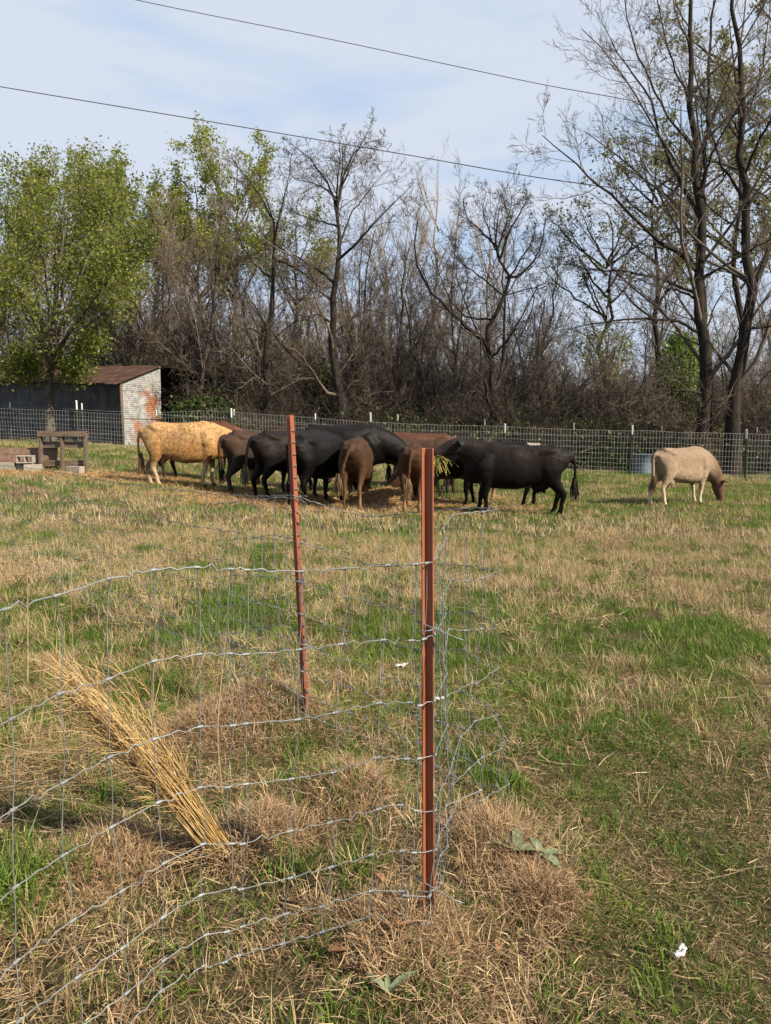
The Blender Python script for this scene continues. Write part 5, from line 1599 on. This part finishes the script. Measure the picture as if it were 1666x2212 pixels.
def build_bunch():
    """big leaning bunch of straw coloured tall grass"""
    r = np.random.default_rng(12)
    b = hit(478, 1848)
    root = empty('tall_dead_grass', b); tag(root, 'leaning bunch of tall golden dead grass behind the near wire fence', 'grass clump')
    n = 180; m = 10
    st = np.zeros((n, m, 3))
    a = r.uniform(0, 6.28, n); q = np.sqrt(r.uniform(0, 1, n)) * .052
    p0 = np.stack([q * np.cos(a), q * np.sin(a) * .6, 0 * a], -1)
    p0[:, 2] = ground_z(b[0] + p0[:, 0], b[1] + p0[:, 1]) - b[2] - .01
    tu = r.normal(112, 15, n); tv = 1425 + (tu - 112) * -0.6 + r.normal(0, 24, n)
    sel = r.uniform(0, 1, n) < .16
    tu[sel] += r.uniform(-60, 110, sel.sum()); tv[sel] += r.uniform(-110, 70, sel.sum())
    ln = r.uniform(.70, 1.06, n)
    tip = np.array([P(u_, v_, b[1] - .06 + dy) for u_, v_, dy in zip(tu, tv, r.normal(0, .05, n))]) - b
    tip = p0 + (tip - p0) * ln[:, None]
    mid = p0 + (tip - p0) * .5 + np.stack([r.normal(.02, .015, n), r.normal(0, .02, n), r.normal(.02, .015, n)], -1)
    for k in range(m):
        f = k / (m - 1)
        st[:, k] = (1 - f) ** 2 * p0 + 2 * f * (1 - f) * mid + f * f * tip
        st[:, k, 2] -= np.maximum(f - .75, 0) ** 2 * r.uniform(0, 1.0, n)
    strands_obj('stalks', st, np.linspace(.0021, .0007, m), M['straw'], root, r)
    # broken stems and dead leaves round the foot
    k2 = 170; a2 = r.uniform(0, 6.28, k2); q2 = np.abs(r.normal(0, .07, k2)); pb = np.stack([q2 * np.cos(a2), q2 * np.sin(a2), 0 * a2], -1)
    pb[:, 2] = ground_z(b[0] + pb[:, 0], b[1] + pb[:, 1]) - b[2]
    dd = np.stack([r.normal(-.1, .10, k2), r.normal(0, .09, k2), np.abs(r.normal(.04, .06, k2))], -1)
    s3 = np.stack([pb, pb + dd * .5 + r.normal(0, .012, (k2, 3)), pb + dd + np.stack([0 * a2, 0 * a2, -np.abs(dd[:, 2]) * .6], -1)], 1)
    strands_obj('broken_stems', s3, np.array((.0019, .0015, .0007)), M['thatch'], root, r)
    # thin leaves and seed hair on the upper part
    pick = r.integers(0, n, 900); f = r.uniform(.35, 1, 900)
    i = np.clip((f * (m - 1)).astype(int), 0, m - 2)
    base = st[pick, i]; d = st[pick, i + 1] - st[pick, i]; d /= np.linalg.norm(d, axis=1, keepdims=True)
    d = d + r.normal(0, .28, (900, 3)); L = r.uniform(.04, .14, 900)[:, None]
    s2 = np.stack([base, base + d * L * .5, base + d * L + np.array((0, 0, -.25)) * L], 1)
    strands_obj('seed_heads', s2, np.array((.0010, .0012, .0005)), M['straw'], root, r)
build_bunch()

def build_weeds():
    r = np.random.default_rng(14)
    # bare dry weed stalks
    spots = [(480, 1700, 330, 'thin bare weed stalk standing left of the far red post'), (165, 1560, 300, 'branched dry weed at the left edge behind the golden grass'), (330, 1560, 190, 'dry branched weed above the golden grass bunch'), (745, 1500, 110, 'small dry weed right of the leaning post'), (60, 1480, 240, 'dry weed stems at the left edge')]
    for u, v, hp, lab in spots:
        b = hit(u, v); top = P(u + r.normal(0, 12), v - hp, b[1])
        root = empty('dry_weed', b); tag(root, lab, 'weed')
        main = catmull([np.array((0, 0, -.02)), (top - b) * .5 + r.normal(0, .02, 3), top - b], 10)
        st = [main]
        for k in range(7):
            i = r.integers(3, 9); d = np.array((r.normal(0, .5), r.normal(0, .4), .7)); d *= r.uniform(.08, .2) / np.linalg.norm(d)
            st.append(catmull([main[i], main[i] + d * .5 + r.normal(0, .01, 3), main[i] + d], 10))
        strands_obj('stem', np.array(st[:1]), np.linspace(.0026, .0012, 10), M['brown_thatch'], root, r, 5)
        strands_obj('twigs', np.array(st[1:]), np.linspace(.0013, .0006, 10), M['brown_thatch'], root, r, 3)
    # fallen stalks spreading from the left edge
    n = 46; st = []
    for k in range(n):
        a = hit(r.uniform(-60, 60), r.uniform(1560, 1800)); d = np.array((r.uniform(.15, .7), r.normal(-.05, .15), r.uniform(-.02, .12)))
        p = a + (0, 0, r.uniform(.01, .18)); e = p + d; e[2] = max(e[2], gz(e[0], e[1]) + .01)
        st.append(catmull([p, (p + e) / 2 + r.normal(0, .02, 3), e], 8))
    st = np.array(st); o = st[0, 0].copy(); o[2] = gz(o[0], o[1])
    root = empty('fallen_stalks', o); tag(root, 'pale dry grass stalks fallen across the ground at the left edge', 'grass clump')
    strands_obj('stalks', st - o, np.linspace(.0018, .0008, 8), M['dry_blade'], root, r, 3)
    # green clumps
    for u, v, rad, n, ln, lab in [(50, 1925, .16, 520, (.08, .24), 'lush green grass clump at the left edge in front'), (640, 1895, .07, 150, (.05, .15), 'small green grass clump right of the golden bunch'), (345, 1500, .14, 260, (.08, .22), 'grey green grass tussock behind the golden bunch'),
                                  (1108, 1705, .08, 200, (.05, .12), 'green grass clump at the corner of the wire fence'), (720, 1690, .12, 240, (.05, .13), 'green grass clump between the two red posts')]:
        b = hit(u, v)
        root = empty('green_clump', b); tag(root, lab, 'grass clump')
        m = max(4, n // 12); cx = b[0] + r.normal(0, rad * .55, m); cy = b[1] + r.normal(0, rad * .45, m)
        o = blades('blades', cx, cy, 12, rad * .35, ln[0], ln[1], .0048, M['green_blade'], None, .5, .55, seed=int(u))
        o.data.transform(Matrix.Translation(-Vector(b))); o.parent = root
        del o['kind']
    # broad leaved plants
    t = NT('broad_leaf'); c = t.coord('Object')
    col = t.ramp(t.noise(18, 4, .6, c), [(.3, (.10, .13, .07)), (.7, (.22, .26, .15))]); t.leafy(col, .2)
    def leaf(b, az, el, L, W, root, curl=.5):
        nu = 9; V = []; F = []
        for i in range(nu):
            f = i / (nu - 1); w = W * (math.sin(math.pi * min(1, f * .92 + .06)) ** .8)
            e = el - curl * f; x = L * f
            cen = np.array((math.cos(az) * math.cos(e) * x, math.sin(az) * math.cos(e) * x, math.sin(e) * x + .035))
            sd = np.array((-math.sin(az), math.cos(az), 0))
            V += [cen - sd * w + (0, 0, .25 * w), cen - sd * w * .5 + (0, 0, .03 * w), cen + (0, 0, -.05 * W), cen + sd * w * .5 + (0, 0, .03 * w), cen + sd * w + (0, 0, .25 * w)]
        for i in range(nu - 1):
            for j in range(4): F.append((i * 5 + j, i * 5 + j + 1, i * 5 + j + 6, i * 5 + j + 5))
        MB().add(V, F).build('leaf', t.m, root)
    for u, v, lv, lab in [(1118, 1858, [(2.75, .45, .21, .040), (2.2, .6, .16, .034), (.15, .3, .14, .036), (1.4, .8, .13, .03)], 'grey green broad leaved plant right of the near post'), (1170, 1868, [(.3, .3, .12, .03), (2.0, .9, .10, .025), (-.8, .3, .10, .028)], 'small broad leaved plant at the edge of the dead straw'), (838, 2172, [(2.5, .75, .10, .014), (.55, .75, .12, .015), (1.6, .9, .06, .011)], 'broad green leaves of a young plant at the bottom')]:
        b = hit(u, v); root = empty('broadleaf_plant', b); tag(root, lab, 'plant')
        for az, el, L, W in lv: leaf(b, az, el, L * .75, W * .62, root)
    # fallen brown leaves
    bl = mat_simple('dead_leaf', (.16, .075, .04), (.40, .23, .13), 30, .85, 0, .3, .2)
    for k, (u, v, L) in enumerate([(868, 2030, .075), (728, 2085, .065), (790, 2115, .06), (850, 1722, .06), (1040, 1760, .04), (1058, 2052, .035), (450, 1815, .035), (500, 1822, .035), (205, 1890, .05), (810, 1915, .05), (640, 1970, .045), (270, 2190, .04), (985, 2060, .04), (1270, 1790, .04)]):
        b = hit(u, v); V = []; F = []
        az = r.uniform(0, 6.28); ca, sa = math.cos(az), math.sin(az); cu = r.uniform(.6, 1.6)
        for i in range(6):
            f = i / 5; w = L * .27 * math.sin(math.pi * (f * .9 + .06)) * (1 + .5 * (i % 2)); x = L * (f - .5)
            for q in (-1, 0, 1): V.append((ca * x - sa * w * q, sa * x + ca * w * q, .03 + cu * (abs(q) * w * .9 + (x * x) * 4)))
        for i in range(5):
            for j in range(2): F.append((i * 3 + j, i * 3 + j + 1, i * 3 + j + 4, i * 3 + j + 3))
        o = MB().add(V, F).build('fallen_leaf', bl); o.location = b; o.rotation_euler = (r.normal(0, .45), r.normal(0, .45), 0)
        tag(o, 'curled brown dead leaf lying in the foreground straw', 'leaf', 'fallen brown leaves')
        sm = o.modifiers.new('solid', 'SOLIDIFY'); sm.thickness = .0012
    # scraps of white plastic
    wp = mat_simple('white_plastic', (.50, .50, .52), (.72, .72, .74), 30, .5, 0, .4, .3)
    for u, v, L, lab in [(868, 1448, .055, 'crumpled white plastic scrap left of the near post'), (948, 1520, .035, 'small white scrap just right of the near post'), (1468, 2078, .032, 'small white scrap in the short grass at lower right')]:
        b = hit(u, v)
        mb = MB(); V = []; F = []; nu, nv = 9, 6
        for i in range(nu):
            for j in range(nv):
                x = (i / (nu - 1) - .5) * L * 1.6; y = (j / (nv - 1) - .5) * L * .7
                V.append((x + r.normal(0, L * .05), y + x * .4 + r.normal(0, L * .05), .022 + abs(x) * .2 + r.uniform(0, L * .35)))
        for i in range(nu - 1):
            for j in range(nv - 1): F.append((i * nv + j, i * nv + j + 1, i * nv + nv + j + 1, i * nv + nv + j))
        o = mb.add(V, F).build('plastic_scrap', wp); o.location = b; o.rotation_euler = (0, 0, r.uniform(-.4, .6)); tag(o, lab, 'scrap')
        sm = o.modifiers.new('solid', 'SOLIDIFY'); sm.thickness = .002
build_weeds()
